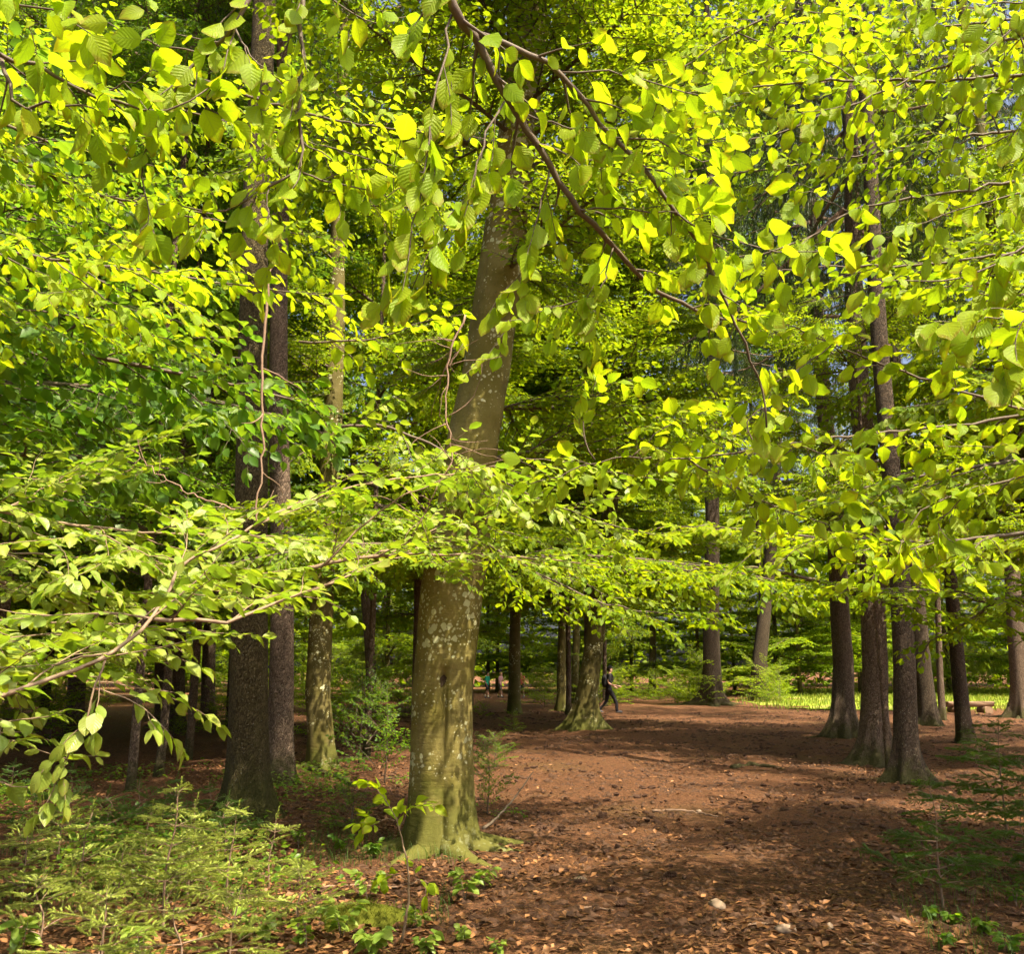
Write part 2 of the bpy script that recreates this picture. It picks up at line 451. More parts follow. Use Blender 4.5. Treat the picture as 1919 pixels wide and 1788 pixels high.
def frames(d, nrm_):
    d = nrm(d); z = nrm_ - d * np.sum(nrm_ * d, -1, keepdims=True); z = nrm(z)
    return np.stack([d, np.cross(z, d), z], -1)        # columns x, y, z
def leaves_geo(leaves, shapes, geo, mi=0, rng=None):
    if not leaves: return
    rng = rng or random.Random(1)
    pos = np.array([l[0] for l in leaves]); d = np.array([l[1] for l in leaves]); n = np.array([l[2] for l in leaves]); s = np.array([l[3] for l in leaves])
    R = frames(d, n)
    pick = np.array([rng.randrange(len(shapes)) for _ in leaves])
    for k, (V, F, UV) in enumerate(shapes):
        ix = np.where(pick == k)[0]
        if not len(ix): continue
        v = pos[ix][:, None] + s[ix][:, None, None] * np.einsum('nij,vj->nvi', R[ix], V)
        off = (np.arange(len(ix)) * len(V))[:, None, None]
        geo.add(v.reshape(-1, 3), [(f[None] + off).reshape(-1, f.shape[1]) for f in F], mi, np.tile(UV, (len(ix), 1)))

UP = np.array((0, 0, 1.0))
def rot_about(v, k, a):
    return v * math.cos(a) + np.cross(k, v) * math.sin(a) + k * np.dot(k, v) * (1 - math.cos(a))
def sample(pts, spacing, start, jitter, rng):
    seg = np.linalg.norm(np.diff(pts, axis=0), axis=1); s = np.concatenate([[0], np.cumsum(seg)]); out = []
    x = start
    while x < s[-1]:
        i = min(np.searchsorted(s, x, 'right') - 1, len(pts) - 2)
        t = (x - s[i]) / max(seg[i], 1e-9)
        out.append((pts[i] + (pts[i + 1] - pts[i]) * t, nrm(pts[i + 1] - pts[i]), x / s[-1]))
        x += spacing * (1 + rng.uniform(-jitter, jitter))
    return out
def leafed(pts, leaves, rng, sp_, ll, droop, up, start=0.03, flat=0.35):
    """alternate leaves along a twig"""
    side = rng.choice((-1, 1))
    for p, t, x in sample(pts, sp_, start, 0.3, rng):
        side = -side
        d = rot_about(t, up, side * rng.uniform(0.7, 1.15))
        d = nrm(d - UP * rng.uniform(droop[0], droop[1]))
        n = nrm(up + np.array([rng.gauss(0, flat) for _ in range(3)]) + (nrm(np.cross(d, UP)) * rng.uniform(-.5, .5)))
        leaves.append((p + d * 0.008, d, n, ll * rng.uniform(0.5, 1.15)))
    t = nrm(pts[-1] - pts[-2])
    d = nrm(t - UP * rng.uniform(droop[0], droop[1]) * .7)
    leaves.append((pts[-1], d, nrm(up + np.array([rng.gauss(0, flat) for _ in range(3)])), ll * rng.uniform(0.8, 1.1)))
def twig_path(p, d, L, rng, up, sag=0.1, n=6, wig=0.10):
    pts = [p]; d = nrm(d)
    for i in range(n):
        d = nrm(d + np.array([rng.gauss(0, wig) for _ in range(3)]) * np.array((1, 1, .6)) - UP * sag / n)
        pts.append(pts[-1] + d * L / n)
    return np.array(pts)
def grow(main, r0, r1, rng, sp_=0.14, ln=(0.5, 0.2), ang=(0.7, 1.1), leaf_sp=0.05, ll=0.075, droop=(0.0, 0.4), up=UP, sub=True, first=0.06, sag=0.12, bare=0.0, flat=0.35, wood=True, own=True):
    """side twigs and leaves on a main axis; returns (tubes, leaves)"""
    n = len(main)
    tubes = [(main, np.linspace(r0, r1, n), 6)] if wood else []
    leaves = []; side = rng.choice((-1, 1))
    for p, t, x in sample(main, sp_, first, 0.35, rng):
        side = -side
        if x < bare: continue
        L = (ln[0] + (ln[1] - ln[0]) * x) * rng.uniform(0.55, 1.25)
        u = nrm(up + np.array([rng.gauss(0, 0.18) for _ in range(3)]))
        d = rot_about(t, u, side * rng.uniform(*ang))
        if droop[0] > 0.4: d = nrm(d - UP * 0.35)
        tw = twig_path(p, d, L, rng, u, sag)
        rr = max(r0 + (r1 - r0) * x, 0.0015) * 0.55
        tubes.append((tw, np.linspace(rr, 0.0011, len(tw)), 4))
        if sub and L > 0.34:
            s2 = rng.choice((-1, 1))
            for q, t2, x2 in sample(tw, 0.12, 0.10, 0.35, rng):
                s2 = -s2
                t3 = twig_path(q, rot_about(t2, u, s2 * rng.uniform(.6, 1.0)), L * rng.uniform(.25, .5) * (1.15 - x2 * .6), rng, u, sag, 4)
                tubes.append((t3, np.linspace(rr * .5, 0.001, len(t3)), 3))
                leafed(t3, leaves, rng, leaf_sp, ll, droop, u, 0.025, flat)
        leafed(tw, leaves, rng, leaf_sp, ll, droop, u, 0.03, flat)
    if own: leafed(main[n // 3:], leaves, rng, leaf_sp * 1.6, ll, droop, up, 0.03, flat)
    return tubes, leaves
def tubes_geo(tubes, geo, mi=0):
    for p, r, s in tubes:
        v, f = tube(p, r, s, False)
        geo.add(v, f, mi)

# beech bough templates (along +X), shared by all trees
BOUGH = []
for i in range(8):
    rng = random.Random(100 + i)
    L = rng.uniform(2.9, 3.9)
    x = np.linspace(0, L, 14)
    a = rng.uniform(0.02, 0.18); b = rng.uniform(0.03, 0.08)
    main = np.stack([x, 0.12 * np.sin(x * 1.7 + i) * x / L, a * x - b * x * x], -1)
    tb, lv = grow(main, 0.030, 0.005, rng, 0.115, (1.35, 0.40), (0.6, 1.0), 0.042, 0.082, (0.0, 0.42), UP, True, 0.25, 0.16, 0.06)
    gw = Geo(); tubes_geo(tb, gw)
    gl = Geo(); leaves_geo(lv, LEAF_LO, gl, 0, rng)
    tb2, lv2 = grow(main, 0.030, 0.005, rng, 0.13, (1.35, 0.40), (0.6, 1.0), 0.075, 0.125, (0.0, 0.5), UP, True, 0.25, 0.16, 0.06, 0.5)
    gf = Geo(); leaves_geo(lv2, LEAF_FAR, gf, 0, rng)
    gv = Geo(); tubes_geo([(a_[::2], r_[::2], 4 if k_ else 5) for k_, (a_, r_, s_) in enumerate(tb2) if s_ > 3], gv)
    BOUGH.append({'geo': (gv, gf), 'wood': gw.mesh('bough_wood', [M['twig']]), 'leaf': gl.mesh('bough_leaves', [M['leaf_mid']])})
def place_bough(tree, base, p, az, el, roll, s, mat, rng):
    T = BOUGH[rng.randrange(len(BOUGH))]
    b = link('bough', T['wood'], tree)
    b.rotation_euler = (Matrix.Rotation(az, 3, 'Z') @ Matrix.Rotation(-el, 3, 'Y') @ Matrix.Rotation(roll, 3, 'X')).to_euler()
    b.location = Vector(p) - Vector(base); b.scale = (s, s, s)
    paint(link('foliage', T['leaf'], b, None, 'stuff'), M[mat])

# whole crowns joined from boughs for trees further off (heights 0 to 10)
CROWN = []
for i in range(6):
    rng = random.Random(900 + i); gw, gl = Geo(), Geo()
    for k in range(30):
        h = 10 * (k + rng.random()) / 30; q = rng.uniform(1.0, 1.5) * (1.0 - .03 * h)
        Rm = Matrix.Rotation(rng.uniform(0, 6.283), 3, 'Z') @ Matrix.Rotation(-rng.uniform(-.05, .35), 3, 'Y') @ Matrix.Rotation(rng.uniform(-.25, .25), 3, 'X')
        A, B = BOUGH[rng.randrange(8)]['geo']
        add_xf(gw, A, Rm * q, (0, 0, h)); add_xf(gl, B, Rm * q, (0, 0, h))
    CROWN.append({'w': gw.mesh('limbs', [M['twig']]), 'leaf': gl.mesh('crown', [M['leaf_mid']])})
def place_crown(tree, base, line, h0, h1, s, mat, rng):
    T = CROWN[rng.randrange(6)]
    p, q = Vector(line(h0)), Vector(line(h1)); d = (q - p).normalized()
    rot = (Vector((0, 0, 1)).rotation_difference(d) @ Matrix.Rotation(rng.uniform(0, 6.28), 3, 'Z').to_quaternion()).to_euler()
    for nm, me, kd in (('limbs', T['w'], None), ('crown', T['leaf'], 'stuff')):
        o = link(nm, me, tree, p - Vector(base), kd)
        if kd: paint(o, M[mat])
        o.rotation_euler = rot; o.scale = (s, s, (h1 - h0) / 10)

# spruce branch templates (along +X, drooping twigs)
def needle_strip(geo, pts, rng, step, nl, nw, mi, spread=1.0):
    S = sample(pts, step, 0.004, 0.3, rng)
    if not S: return
    p = np.array([a[0] for a in S]); t = np.array([a[1] for a in S])
    k = len(S); rnd = np.array([[rng.gauss(0, 1) for _ in range(3)] for _ in range(k)])
    side = nrm(rnd - t * np.sum(rnd * t, -1, keepdims=True))
    d = nrm(t * 0.75 + side * spread)
    w = nrm(np.cross(d, rnd)) * nw * 0.5
    ln = nl * np.array([rng.uniform(.7, 1.15) for _ in range(k)])[:, None]
    v = np.stack([p - w, p + w, p + d * ln], 1).reshape(-1, 3)
    geo.add(v, np.arange(3 * k).reshape(-1, 3), mi, np.tile(np.array([(0, 0), (0, 0), (1, 0)]), (k, 1)))
CONIFER = []
for i in range(5):
    rng = random.Random(300 + i); L = rng.uniform(2.0, 2.8)
    x = np.linspace(0, L, 10)
    main = np.stack([x, 0.06 * np.sin(2 * x), -0.10 * x - 0.05 * x * x + 0.03 * x ** 3], -1)
    gw, gn = Geo(), Geo()
    tubes_geo([(main, np.linspace(.022, .004, 10), 5)], gw)
    side = 1
    for p, t, xx in sample(main, 0.10, 0.35, .3, rng):
        side = -side
        d = nrm(rot_about(t, UP, side * rng.uniform(.6, 1.1)) - UP * rng.uniform(.1, .4))
        tw = twig_path(p, d, (0.75 - 0.45 * xx) * rng.uniform(.6, 1.2), rng, UP, 0.3, 6)
        tubes_geo([(tw, np.linspace(.004, .001, 7), 3)], gw)
        needle_strip(gn, tw, rng, 0.0075, 0.06, 0.011, 0)
        for q, t2, x2 in sample(tw, 0.11, 0.06, .3, rng):
            t3 = twig_path(q, nrm(rot_about(t2, UP, rng.choice((-.8, .8))) - UP * .4), 0.2 * rng.uniform(.6, 1.3), rng, UP, .5, 3)
            needle_strip(gn, t3, rng, 0.0075, 0.055, 0.011, 0)
    needle_strip(gn, main[3:], rng, 0.006, 0.06, 0.011, 0)
    CONIFER.append((gw, gn))
SPRUCE = []
for i in range(3):
    rng = random.Random(950 + i); gw, gn = Geo(), Geo()
    for k in range(54):
        f_ = (k + rng.random()) / 54; q = rng.uniform(1.2, 1.8) * (1.1 - .6 * f_)
        Rm = Matrix.Rotation(k * 2.4 + rng.uniform(-.4, .4), 3, 'Z') @ Matrix.Rotation(-rng.uniform(-.25, .15), 3, 'Y')
        A, B = CONIFER[rng.randrange(5)]
        add_xf(gw, A, Rm * q, (0, 0, 10 * f_)); add_xf(gn, B, Rm * q, (0, 0, 10 * f_))
    SPRUCE.append((gw.mesh('limbs', [M['dead_twig']]), gn.mesh('crown', [M['needle']])))

# ------------------------------------------------------------------ ground
def axis(near, far, n_near, n_far, c=0.0):
    a = np.linspace(-near, near, n_near); b = near * (far / near) ** (np.arange(1, n_far + 1) / n_far)
    return np.concatenate([-b[::-1], a, b]) + c
gx = axis(9, 400, 150, 26); gy = np.concatenate([-np.geomspace(400, 4, 14), np.linspace(-2, 22, 190), np.geomspace(22.6, 600, 46)])
X, Y = np.meshgrid(gx, gy)
rs = np.random.RandomState(5)
lump = np.zeros_like(X)
for k in range(14):
    th = rs.uniform(0, 6.28); fr = rs.uniform(4, 14)
    lump += 0.0045 * np.sin(fr * (X * math.cos(th) + Y * math.sin(th)) + rs.uniform(0, 6.28)) * np.sin(0.37 * fr * (X * math.sin(th) - Y * math.cos(th)) + rs.uniform(0, 6.28))
Z = gz(X, Y) + lump * ((np.abs(X) < 9) & (Y < 24) & (Y > -2))
g = Geo()
nx = len(gx); ny = len(gy)
ii = (np.arange(ny - 1)[:, None] * nx + np.arange(nx - 1)[None]).ravel()
g.add(np.stack([X, Y, Z], -1).reshape(-1, 3), np.stack([ii, ii + 1, ii + nx + 1, ii + nx], -1))
ground = link('ground', g.mesh('ground', [M['ground']]), None, None, 'structure')

# meadow in the clearing beyond the spruces
def inside_meadow(x, y):
    return (y > 40 + 2.5 * np.sin(x * .3) - 0.12 * (x - 12)) & (y < 78 + 3 * np.sin(x * .23)) & (x > 10.5 + (y - 40) * 0.30 + np.sin(y * .5)) & (x < 70)
mx = np.linspace(9, 70, 90); my = np.linspace(34, 84, 70)
X, Y = np.meshgrid(mx, my); keep = inside_meadow(X, Y)
ii = (np.arange(69)[:, None] * 90 + np.arange(89)[None]); kk = keep[:-1, :-1] & keep[1:, 1:] & keep[1:, :-1] & keep[:-1, 1:]
ii = ii[kk]
g = Geo(); g.add(np.stack([X, Y, gz(X, Y) + 0.02], -1).reshape(-1, 3), np.stack([ii, ii + 1, ii + 91, ii + 90], -1))
link('meadow', g.mesh('meadow', [M['meadow']]), None, None, 'structure')
def blades(name, n, region, hgt, wid, mat, seed, label, cat, accept=None):
    rs = np.random.RandomState(seed)
    x = rs.uniform(region[0], region[1], n); y = rs.uniform(region[2], region[3], n)
    if accept is not None:
        k = accept(x, y); x, y = x[k], y[k]
    n = len(x); a = rs.uniform(0, 6.28, n); h = hgt * rs.uniform(.5, 1.3, n); l = h * rs.uniform(-.5, .5, n); m = h * rs.uniform(-.5, .5, n)
    b = np.stack([x, y, gz(x, y) - .01], -1); w = np.stack([np.cos(a), np.sin(a), 0 * a], -1) * wid
    mid = b + np.stack([l * .3, m * .3, h * .6], -1); tip = b + np.stack([l, m, h], -1)
    v = np.stack([b - w, b + w, mid + w * .7, mid - w * .7, tip], 1).reshape(-1, 3)
    o = np.arange(n)[:, None] * 5
    g = Geo(); g.add(v, [o + np.array([[0, 1, 2, 3]]), o + np.array([[3, 2, 4]])], 0)
    return tag(link(name, g.mesh(name, [mat]), None, None, 'stuff'), label, cat)
blades('meadow_grass', 46000, (8, 60, 35, 80), 0.24, 0.022, M['grass'], 3, 'sunlit yellow-green grass of the clearing beyond the spruces', 'grass', lambda x, y: inside_meadow(x + np.random.RandomState(1).normal(0, .7, len(x)), y + np.random.RandomState(2).normal(0, 1.2, len(x))) & (np.sin(x * 1.1) * np.sin(y * .8 + x * .3) > -.75))

# ------------------------------------------------------------------ trunks
def trunk_mesh(line, base, r0, r1, H, flare, lobes, seed, mat, nth=40, nh=90, sink=0.15, rough=0.02, dents=()):
    """line(h) -> centre; lobes: list of (angle, strength) root buttresses"""
    rs = np.random.RandomState(seed)
    t = np.linspace(0, 1, nh) ** 1.9; h = -sink + t * (H + sink)
    th = np.arange(nth) * 2 * math.pi / nth
    Hh, Th = np.meshgrid(h, th, indexing='ij')
    hh = np.clip(Hh, 0, None)
    r = r0 + (r1 - r0) * np.clip(hh / H, 0, 1) ** 0.8
    fl = np.exp(-hh / (flare[1]))
    lob = np.zeros_like(Th)
    for a, s in lobes:
        d = np.abs((Th - a + math.pi) % (2 * math.pi) - math.pi)
        lob += s * np.exp(-(d / 0.24) ** 2)
    r = r * (1 + flare[0] * fl * 0.25) + r0 * flare[0] * lob * (np.exp(-hh / (flare[1] * .75)) * 1.4)
    ph = rs.uniform(0, 6.28, 6)
    r = r * (1 + rough * (np.sin(2 * Th + 0.5 * hh + ph[0]) + .8 * np.sin(3 * Th - .8 * hh + ph[1]) + .5 * np.sin(5 * Th + 1.7 * hh + ph[2]) + .4 * np.sin(1 * Th + 2.6 * hh + ph[3])))
    for (a, z, sa, szz, dep) in dents:
        d = (Th - a + math.pi) % (2 * math.pi) - math.pi
        r += dep * np.exp(-(d / sa) ** 2 - ((Hh - z) / szz) ** 2)
    c = np.array([line(max(q, 0)) for q in h]) - base
    c[:, 2] = h
    v = np.stack([c[:, 0][:, None] + r * np.cos(Th), c[:, 1][:, None] + r * np.sin(Th), Hh], -1).reshape(-1, 3)
    i = np.arange(nh - 1)[:, None] * nth; j = np.arange(nth)[None]; k = (j + 1) % nth
    g = Geo(); g.add(v, np.stack([i + j, i + k, i + k + nth, i + j + nth], -1).reshape(-1, 4))
    return g.mesh('trunk', [mat])
def root_mesh(base, a, L, r0, rng, mat):
    pts, rad = [], []
    x, y = base[0], base[1]
    d = a
    n = 9
    for i in range(n):
        t = i / (n - 1)
        rr = r0 * (1 - t) ** 0.7 + 0.008
        pts.append((x - base[0], y - base[1], float(gz(x, y)) - base[2] + r0 * 1.1 * (1 - t) ** 2.2 - rr * (0.30 + .8 * t)))
        rad.append(rr)
        d += rng.uniform(-.22, .22)
        x += math.cos(d) * L / n; y += math.sin(d) * L / n
    v, f = tube(smooth_line(pts, 16), np.interp(np.linspace(0, 1, 16), np.linspace(0, 1, n), rad), 8)
    g = Geo(); g.add(v, f)
    return g.mesh('root', [mat])

def make_tree(label, kind, base_px, guide, diam, H, mat, roots=4, group=None, seed=1, flare=(0.9, 0.35), root_len=0.8, name=None, detail=True, dents=(), root_angles=None, top=0.35):
    """base_px: pixel of the trunk's foot; guide: (px, py) points of the trunk's centre line further up"""
    rng = random.Random(seed)
    b = ground_at(*base_px) if len(base_px) == 2 else np.array((base_px[0], base_px[1], float(gz(base_px[0], base_px[1])))); d = b[1]
    pts = [b] + [P(px, py, d) for px, py in guide]
    hs = np.array([p[2] - b[2] for p in pts]); xs = np.array([p[0] for p in pts])
    if len(pts) > 1:
        sl = (xs[-1] - xs[0]) / max(hs[-1] - hs[0], .1)
        hs = np.append(hs, H + 1); xs = np.append(xs, xs[-1] + sl * .6 * (H + 1 - hs[-2]))
    else:
        hs = np.append(hs, H + 1); xs = np.append(xs, xs[0])
    def line(h):
        return np.array((np.interp(h, hs, xs) + 0.02 * math.sin(h * 0.9 + seed), b[1] + 0.03 * math.sin(h * .7 + seed * 2), b[2] + h))
    t = thing(name or kind + '_tree', label, kind, b, group)
    r0 = diam / 2
    ra = root_angles or [rng.uniform(0, 6.28) if roots < 3 else k * 6.283 / roots + rng.uniform(-.4, .4) for k in range(roots)]
    lob = [(a % 6.283, rng.uniform(.35, .8)) for a in ra]
    link('trunk', trunk_mesh(line, b, r0, r0 * top, H, flare, lob, seed, mat, 200 if dents else 48 if detail else 20, 260 if dents else 110 if detail else 40, dents=dents), t)
    for a in ra:
        if root_len > 0:
            link('root', root_mesh(b, a, root_len * rng.uniform(.7, 1.5) + r0, r0 * .5, rng, mat), t)
    return t, b, line, rng
def beech_boughs(T, h0, h1, n, s=(0.8, 1.2), mat='leaf_mid', az=None, el=(0.0, 0.35)):
    t, b, line, rng = T
    if b[1] >= 17 and n > 15:
        if h1 - h0 > 12:
            place_crown(t, b, line, h0, (h0 + h1) / 2 + .5, (s[0] + s[1]) / 2.4, mat, rng); h0 = (h0 + h1) / 2
        place_crown(t, b, line, h0, h1, (s[0] + s[1]) / 2.4, mat, rng)
        return
    for i in range(n):
        h = h0 + (h1 - h0) * (i + rng.uniform(0, 1)) / n
        a = rng.uniform(0, 6.283) if az is None else rng.uniform(*az)
        k = 1.0 - 0.35 * (h - h0) / max(h1 - h0, .1)
        place_bough(t, b, line(h), a, rng.uniform(*el), rng.uniform(-.25, .25), rng.uniform(*s) * k, mat, rng)
def conifer_boughs(T, h0, h1, n, s=(1.2, 1.8), young=False):
    t, b, line, rng = T
    h0 *= .85; h1 += 3
    if h1 - h0 > 22:
        mid_ = (h0 + h1) / 2
        conifer_boughs(T, h0 / .85, mid_ - 2, n, s, young); h0 = mid_; s = (s[0] * .8, s[1] * .8)
    C = SPRUCE[rng.randrange(3)]; p, q = Vector(line(h0)), Vector(line(h1 - 3))
    rot = (Vector((0, 0, 1)).rotation_difference((q - p).normalized()) @ Matrix.Rotation(rng.uniform(0, 6.28), 3, 'Z').to_quaternion()).to_euler()
    k = (s[0] + s[1]) / 3.5
    for nm, me, kd in (('limbs', C[0], None), ('crown', C[1], 'stuff')):
        o = link(nm, me, t, p - Vector(b), kd)
        if kd and young: paint(o, M['needle_young'])  # full-grown edge spruces share the bright seedling needle colour
        o.rotation_euler = rot; o.scale = (k, k, (h1 - h0) / 10)
#@@TREES
# ------------------------------------------------------------------ the trees one can tell apart
BB, BD, SB, SM = M['beech_bark'], M['beech_bark_dark'], M['spruce_bark'], M['spruce_bark_mossy']
LEFT, RIGHT, NEAR, FARW = math.pi, 0.0, -math.pi / 2, math.pi / 2
# the large beech in the middle
big = make_tree('thick mossy beech trunk with pale lichen spots and a knot hole, beside the path', 'beech', (824, 1592),
                [(825, 1300), (846, 1100), (872, 950), (893, 800), (915, 700), (928, 600), (950, 400), (985, 100)], 0.60, 20, BB, 6, None, 7, (0.55, 0.30), 0.7,
                dents=[(0, 2.5, 9, .75, .035), (NEAR + .05, 1.52, .16, .10, -.075), (NEAR + .05, 1.66, .5, .09, .022), (NEAR + .20, 1.30, .035, .12, -.035), (NEAR + .18, 1.10, .03, .14, -.035), (NEAR + .13, .93, .03, .12, -.03), (NEAR + .08, 1.34, .04, .10, -.03), (NEAR + .30, 1.2, .12, .3, .012), (NEAR - .5, 3.75, .9, .13, .05), (NEAR + .3, 4.05, 1.3, .12, .03),
                       (NEAR - .3, 2.22, .5, .06, .016), (NEAR + .1, .28, .10, .25, -.05), (NEAR - .35, .2, .2, .3, .03)])
t, b, line, rng = big
g = Geo()
c = line(1.5) - b
hole = []
for k in range(12):
    a = k * 6.283 / 12
    hole.append((c[0] + .012 + (.032 + .012 * math.sin(3 * a + 1)) * math.cos(a), c[1] - .238, 1.50 + (.052 + .016 * math.sin(2 * a)) * math.sin(a)))
g.add(np.array(hole + [(c[0] + .012, c[1] - .215, 1.49)]), np.array([(12, k, (k + 1) % 12) for k in range(12)]))
link('knot_hole', g.mesh('knot_hole', [M['hole']]), t)
beech_boughs(big, 2.5, 3.1, 5, (0.8, 1.1), 'leaf_mid', (math.pi * 0.85, math.pi * 1.9), (-.05, 0.1))
beech_boughs(big, 5.4, 7.5, 3, (0.9, 1.3), 'leaf_mid', (-1.2, -.2), (0.05, 0.3))  # boughs added to throw shade on the trunk below
beech_boughs(big, 3.4, 6.0, 5, (0.9, 1.3), 'leaf_mid', (0.2, 2.9), (0.05, 0.3))
beech_boughs(big, 6.8, 9.5, 6, (0.9, 1.2), 'leaf_mid', (-2.5, -.7), (0.0, 0.25))
beech_boughs(big, 6.4, 16, 15, (0.9, 1.4), 'leaf_mid')

sp1 = make_tree('tall spruce with algae-green bark and a mossy foot behind the spruce seedlings', 'spruce', (468, 1532), [(468, 1300), (468, 1000), (472, 700), (483, 300), (492, 60)], 0.455, 22, SM, 5, None, 11, (0.85, 0.30), 0.35, root_angles=[NEAR + .9, NEAR - .6, LEFT, .3, 1.8])
conifer_boughs(sp1, 15.5, 27, 40)
sp2 = make_tree('brown spruce half hidden behind the algae-green spruce trunk', 'spruce', (527, 1468), [(526, 1200), (524, 900), (524, 500)], 0.37, 22, SB, 4, None, 12, (0.7, 0.3), 0.3)
conifer_boughs(sp2, 15.5, 27, 36)
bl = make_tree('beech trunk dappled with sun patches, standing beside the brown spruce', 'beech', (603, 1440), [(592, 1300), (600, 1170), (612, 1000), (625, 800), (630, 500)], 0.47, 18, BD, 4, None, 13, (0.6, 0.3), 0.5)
beech_boughs(bl, 3.4, 13, 16, (0.9, 1.3), 'leaf_mid')
fl1 = make_tree('dark double-looking trunk, the thicker of two far spruces at the shrubby clearing', 'spruce', (304, 1366), [(306, 1200), (325, 900), (335, 600)], 0.50, 20, SB, 3, None, 14, (0.5, 0.3), 0.4)
conifer_boughs(fl1, 15.5, 27, 30)
fl1b = make_tree('slim dark spruce touching the thicker far spruce trunk', 'spruce', (332, 1368), [(336, 1200), (345, 900), (352, 600)], 0.42, 20, SB, 3, None, 15, (0.5, 0.3), 0.3)
conifer_boughs(fl1b, 15.5, 27, 24)
fl2 = make_tree('lone dark far trunk between the two left spruce groups', 'spruce', (390, 1356), [(392, 1200), (405, 900), (425, 600)], 0.44, 20, SB, 3, None, 16, (0.6, 0.3), 0.4)
conifer_boughs(fl2, 15.5, 27, 28)
fl3 = make_tree('dark spruce trunk rising through the green beech leaves at the far left', 'spruce', (140, 1390), [(150, 1200), (175, 950), (190, 700), (205, 500)], 0.42, 20, SB, 3, None, 17, (0.6, 0.3), 0.4)
conifer_boughs(fl3, 15.5, 27, 28)
ml = make_tree('dark trunk seen just past the lichen-spotted beech, behind young shrubs', 'spruce', (700, 1345), [(694, 1250), (672, 950), (650, 760), (640, 600)], 0.42, 20, SB, 3, None, 18, (0.6, 0.3), 0.4)
conifer_boughs(ml, 15.5, 27, 28)
ml2 = make_tree('brown spruce trunk whose upper stem shows left of the leaning beech top', 'spruce', (790, 1400), [(792, 1200), (798, 900), (803, 650), (812, 300)], 0.50, 22, SB, 3, None, 19, (0.6, 0.3), 0.4)
conifer_boughs(ml2, 15.5, 27, 30)
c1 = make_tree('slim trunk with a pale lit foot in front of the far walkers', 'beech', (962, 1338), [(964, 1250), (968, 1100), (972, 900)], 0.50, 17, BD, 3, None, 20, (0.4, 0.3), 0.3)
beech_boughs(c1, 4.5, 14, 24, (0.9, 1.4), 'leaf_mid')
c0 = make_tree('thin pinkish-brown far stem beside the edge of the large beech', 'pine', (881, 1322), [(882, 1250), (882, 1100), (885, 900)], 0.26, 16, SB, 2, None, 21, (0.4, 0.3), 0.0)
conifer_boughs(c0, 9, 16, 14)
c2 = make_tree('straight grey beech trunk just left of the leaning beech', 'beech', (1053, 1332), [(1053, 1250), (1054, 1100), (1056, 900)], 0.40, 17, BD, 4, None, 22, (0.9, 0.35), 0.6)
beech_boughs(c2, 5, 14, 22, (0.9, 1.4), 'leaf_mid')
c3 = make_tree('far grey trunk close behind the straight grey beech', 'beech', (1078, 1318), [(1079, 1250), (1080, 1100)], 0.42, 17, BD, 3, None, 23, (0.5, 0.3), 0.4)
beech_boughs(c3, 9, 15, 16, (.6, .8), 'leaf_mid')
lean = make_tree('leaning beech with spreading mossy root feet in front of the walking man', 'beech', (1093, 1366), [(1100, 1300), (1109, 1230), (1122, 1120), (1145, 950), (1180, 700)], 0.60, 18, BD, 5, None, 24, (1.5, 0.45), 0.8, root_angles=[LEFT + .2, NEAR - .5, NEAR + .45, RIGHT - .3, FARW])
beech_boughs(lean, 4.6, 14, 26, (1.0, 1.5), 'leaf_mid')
r1 = make_tree('far slender trunk standing in the low bushes between the walking man and the star-rooted beech', 'beech', (1222, 1300), [(1223, 1200), (1226, 1000)], 0.55, 18, BD, 3, None, 25, (0.4, 0.3), 0.0)
beech_boughs(r1, 6, 15, 18, (1.1, 1.5), 'leaf_mid')
star = make_tree('stout trunk with star-like spreading roots at the far end of the path', 'spruce', (1334, 1322), [(1333, 1200), (1334, 1050), (1336, 700)], 0.85, 38, M['spruce_bark_shaded'], 7, None, 26, (1.6, 0.6), 1.9)
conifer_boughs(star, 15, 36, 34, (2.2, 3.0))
r2 = make_tree('far leaning spruce trunk with a bush at its foot beside the meadow', 'spruce', (1418, 1312), [(1422, 1250), (1432, 1160), (1446, 1000), (1462, 700)], 0.84, 38, M['spruce_bark_shaded'], 4, None, 27, (0.8, 0.45), 0.8)
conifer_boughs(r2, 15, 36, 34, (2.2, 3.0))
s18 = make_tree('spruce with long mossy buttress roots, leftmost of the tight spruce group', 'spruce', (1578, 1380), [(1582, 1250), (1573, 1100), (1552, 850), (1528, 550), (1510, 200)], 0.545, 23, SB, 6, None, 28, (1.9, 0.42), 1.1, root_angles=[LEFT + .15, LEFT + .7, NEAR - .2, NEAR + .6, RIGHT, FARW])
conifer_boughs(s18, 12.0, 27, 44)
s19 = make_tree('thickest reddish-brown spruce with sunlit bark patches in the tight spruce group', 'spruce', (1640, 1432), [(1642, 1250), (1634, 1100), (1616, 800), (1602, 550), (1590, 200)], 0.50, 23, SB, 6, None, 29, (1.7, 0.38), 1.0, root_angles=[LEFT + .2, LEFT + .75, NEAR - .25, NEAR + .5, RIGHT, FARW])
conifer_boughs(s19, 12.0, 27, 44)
s20 = make_tree('dark slim spruce with a mossy foot, nearest of the tight spruce group', 'spruce', (1700, 1464), [(1694, 1250), (1684, 1100), (1664, 800), (1645, 550), (1620, 200)], 0.345, 20, M['spruce_bark_shaded'], 5, None, 30, (1.6, 0.3), 0.6, root_angles=[LEFT + .1, NEAR - .5, NEAR + .5, RIGHT, FARW])
conifer_boughs(s20, 15.5, 27, 38)
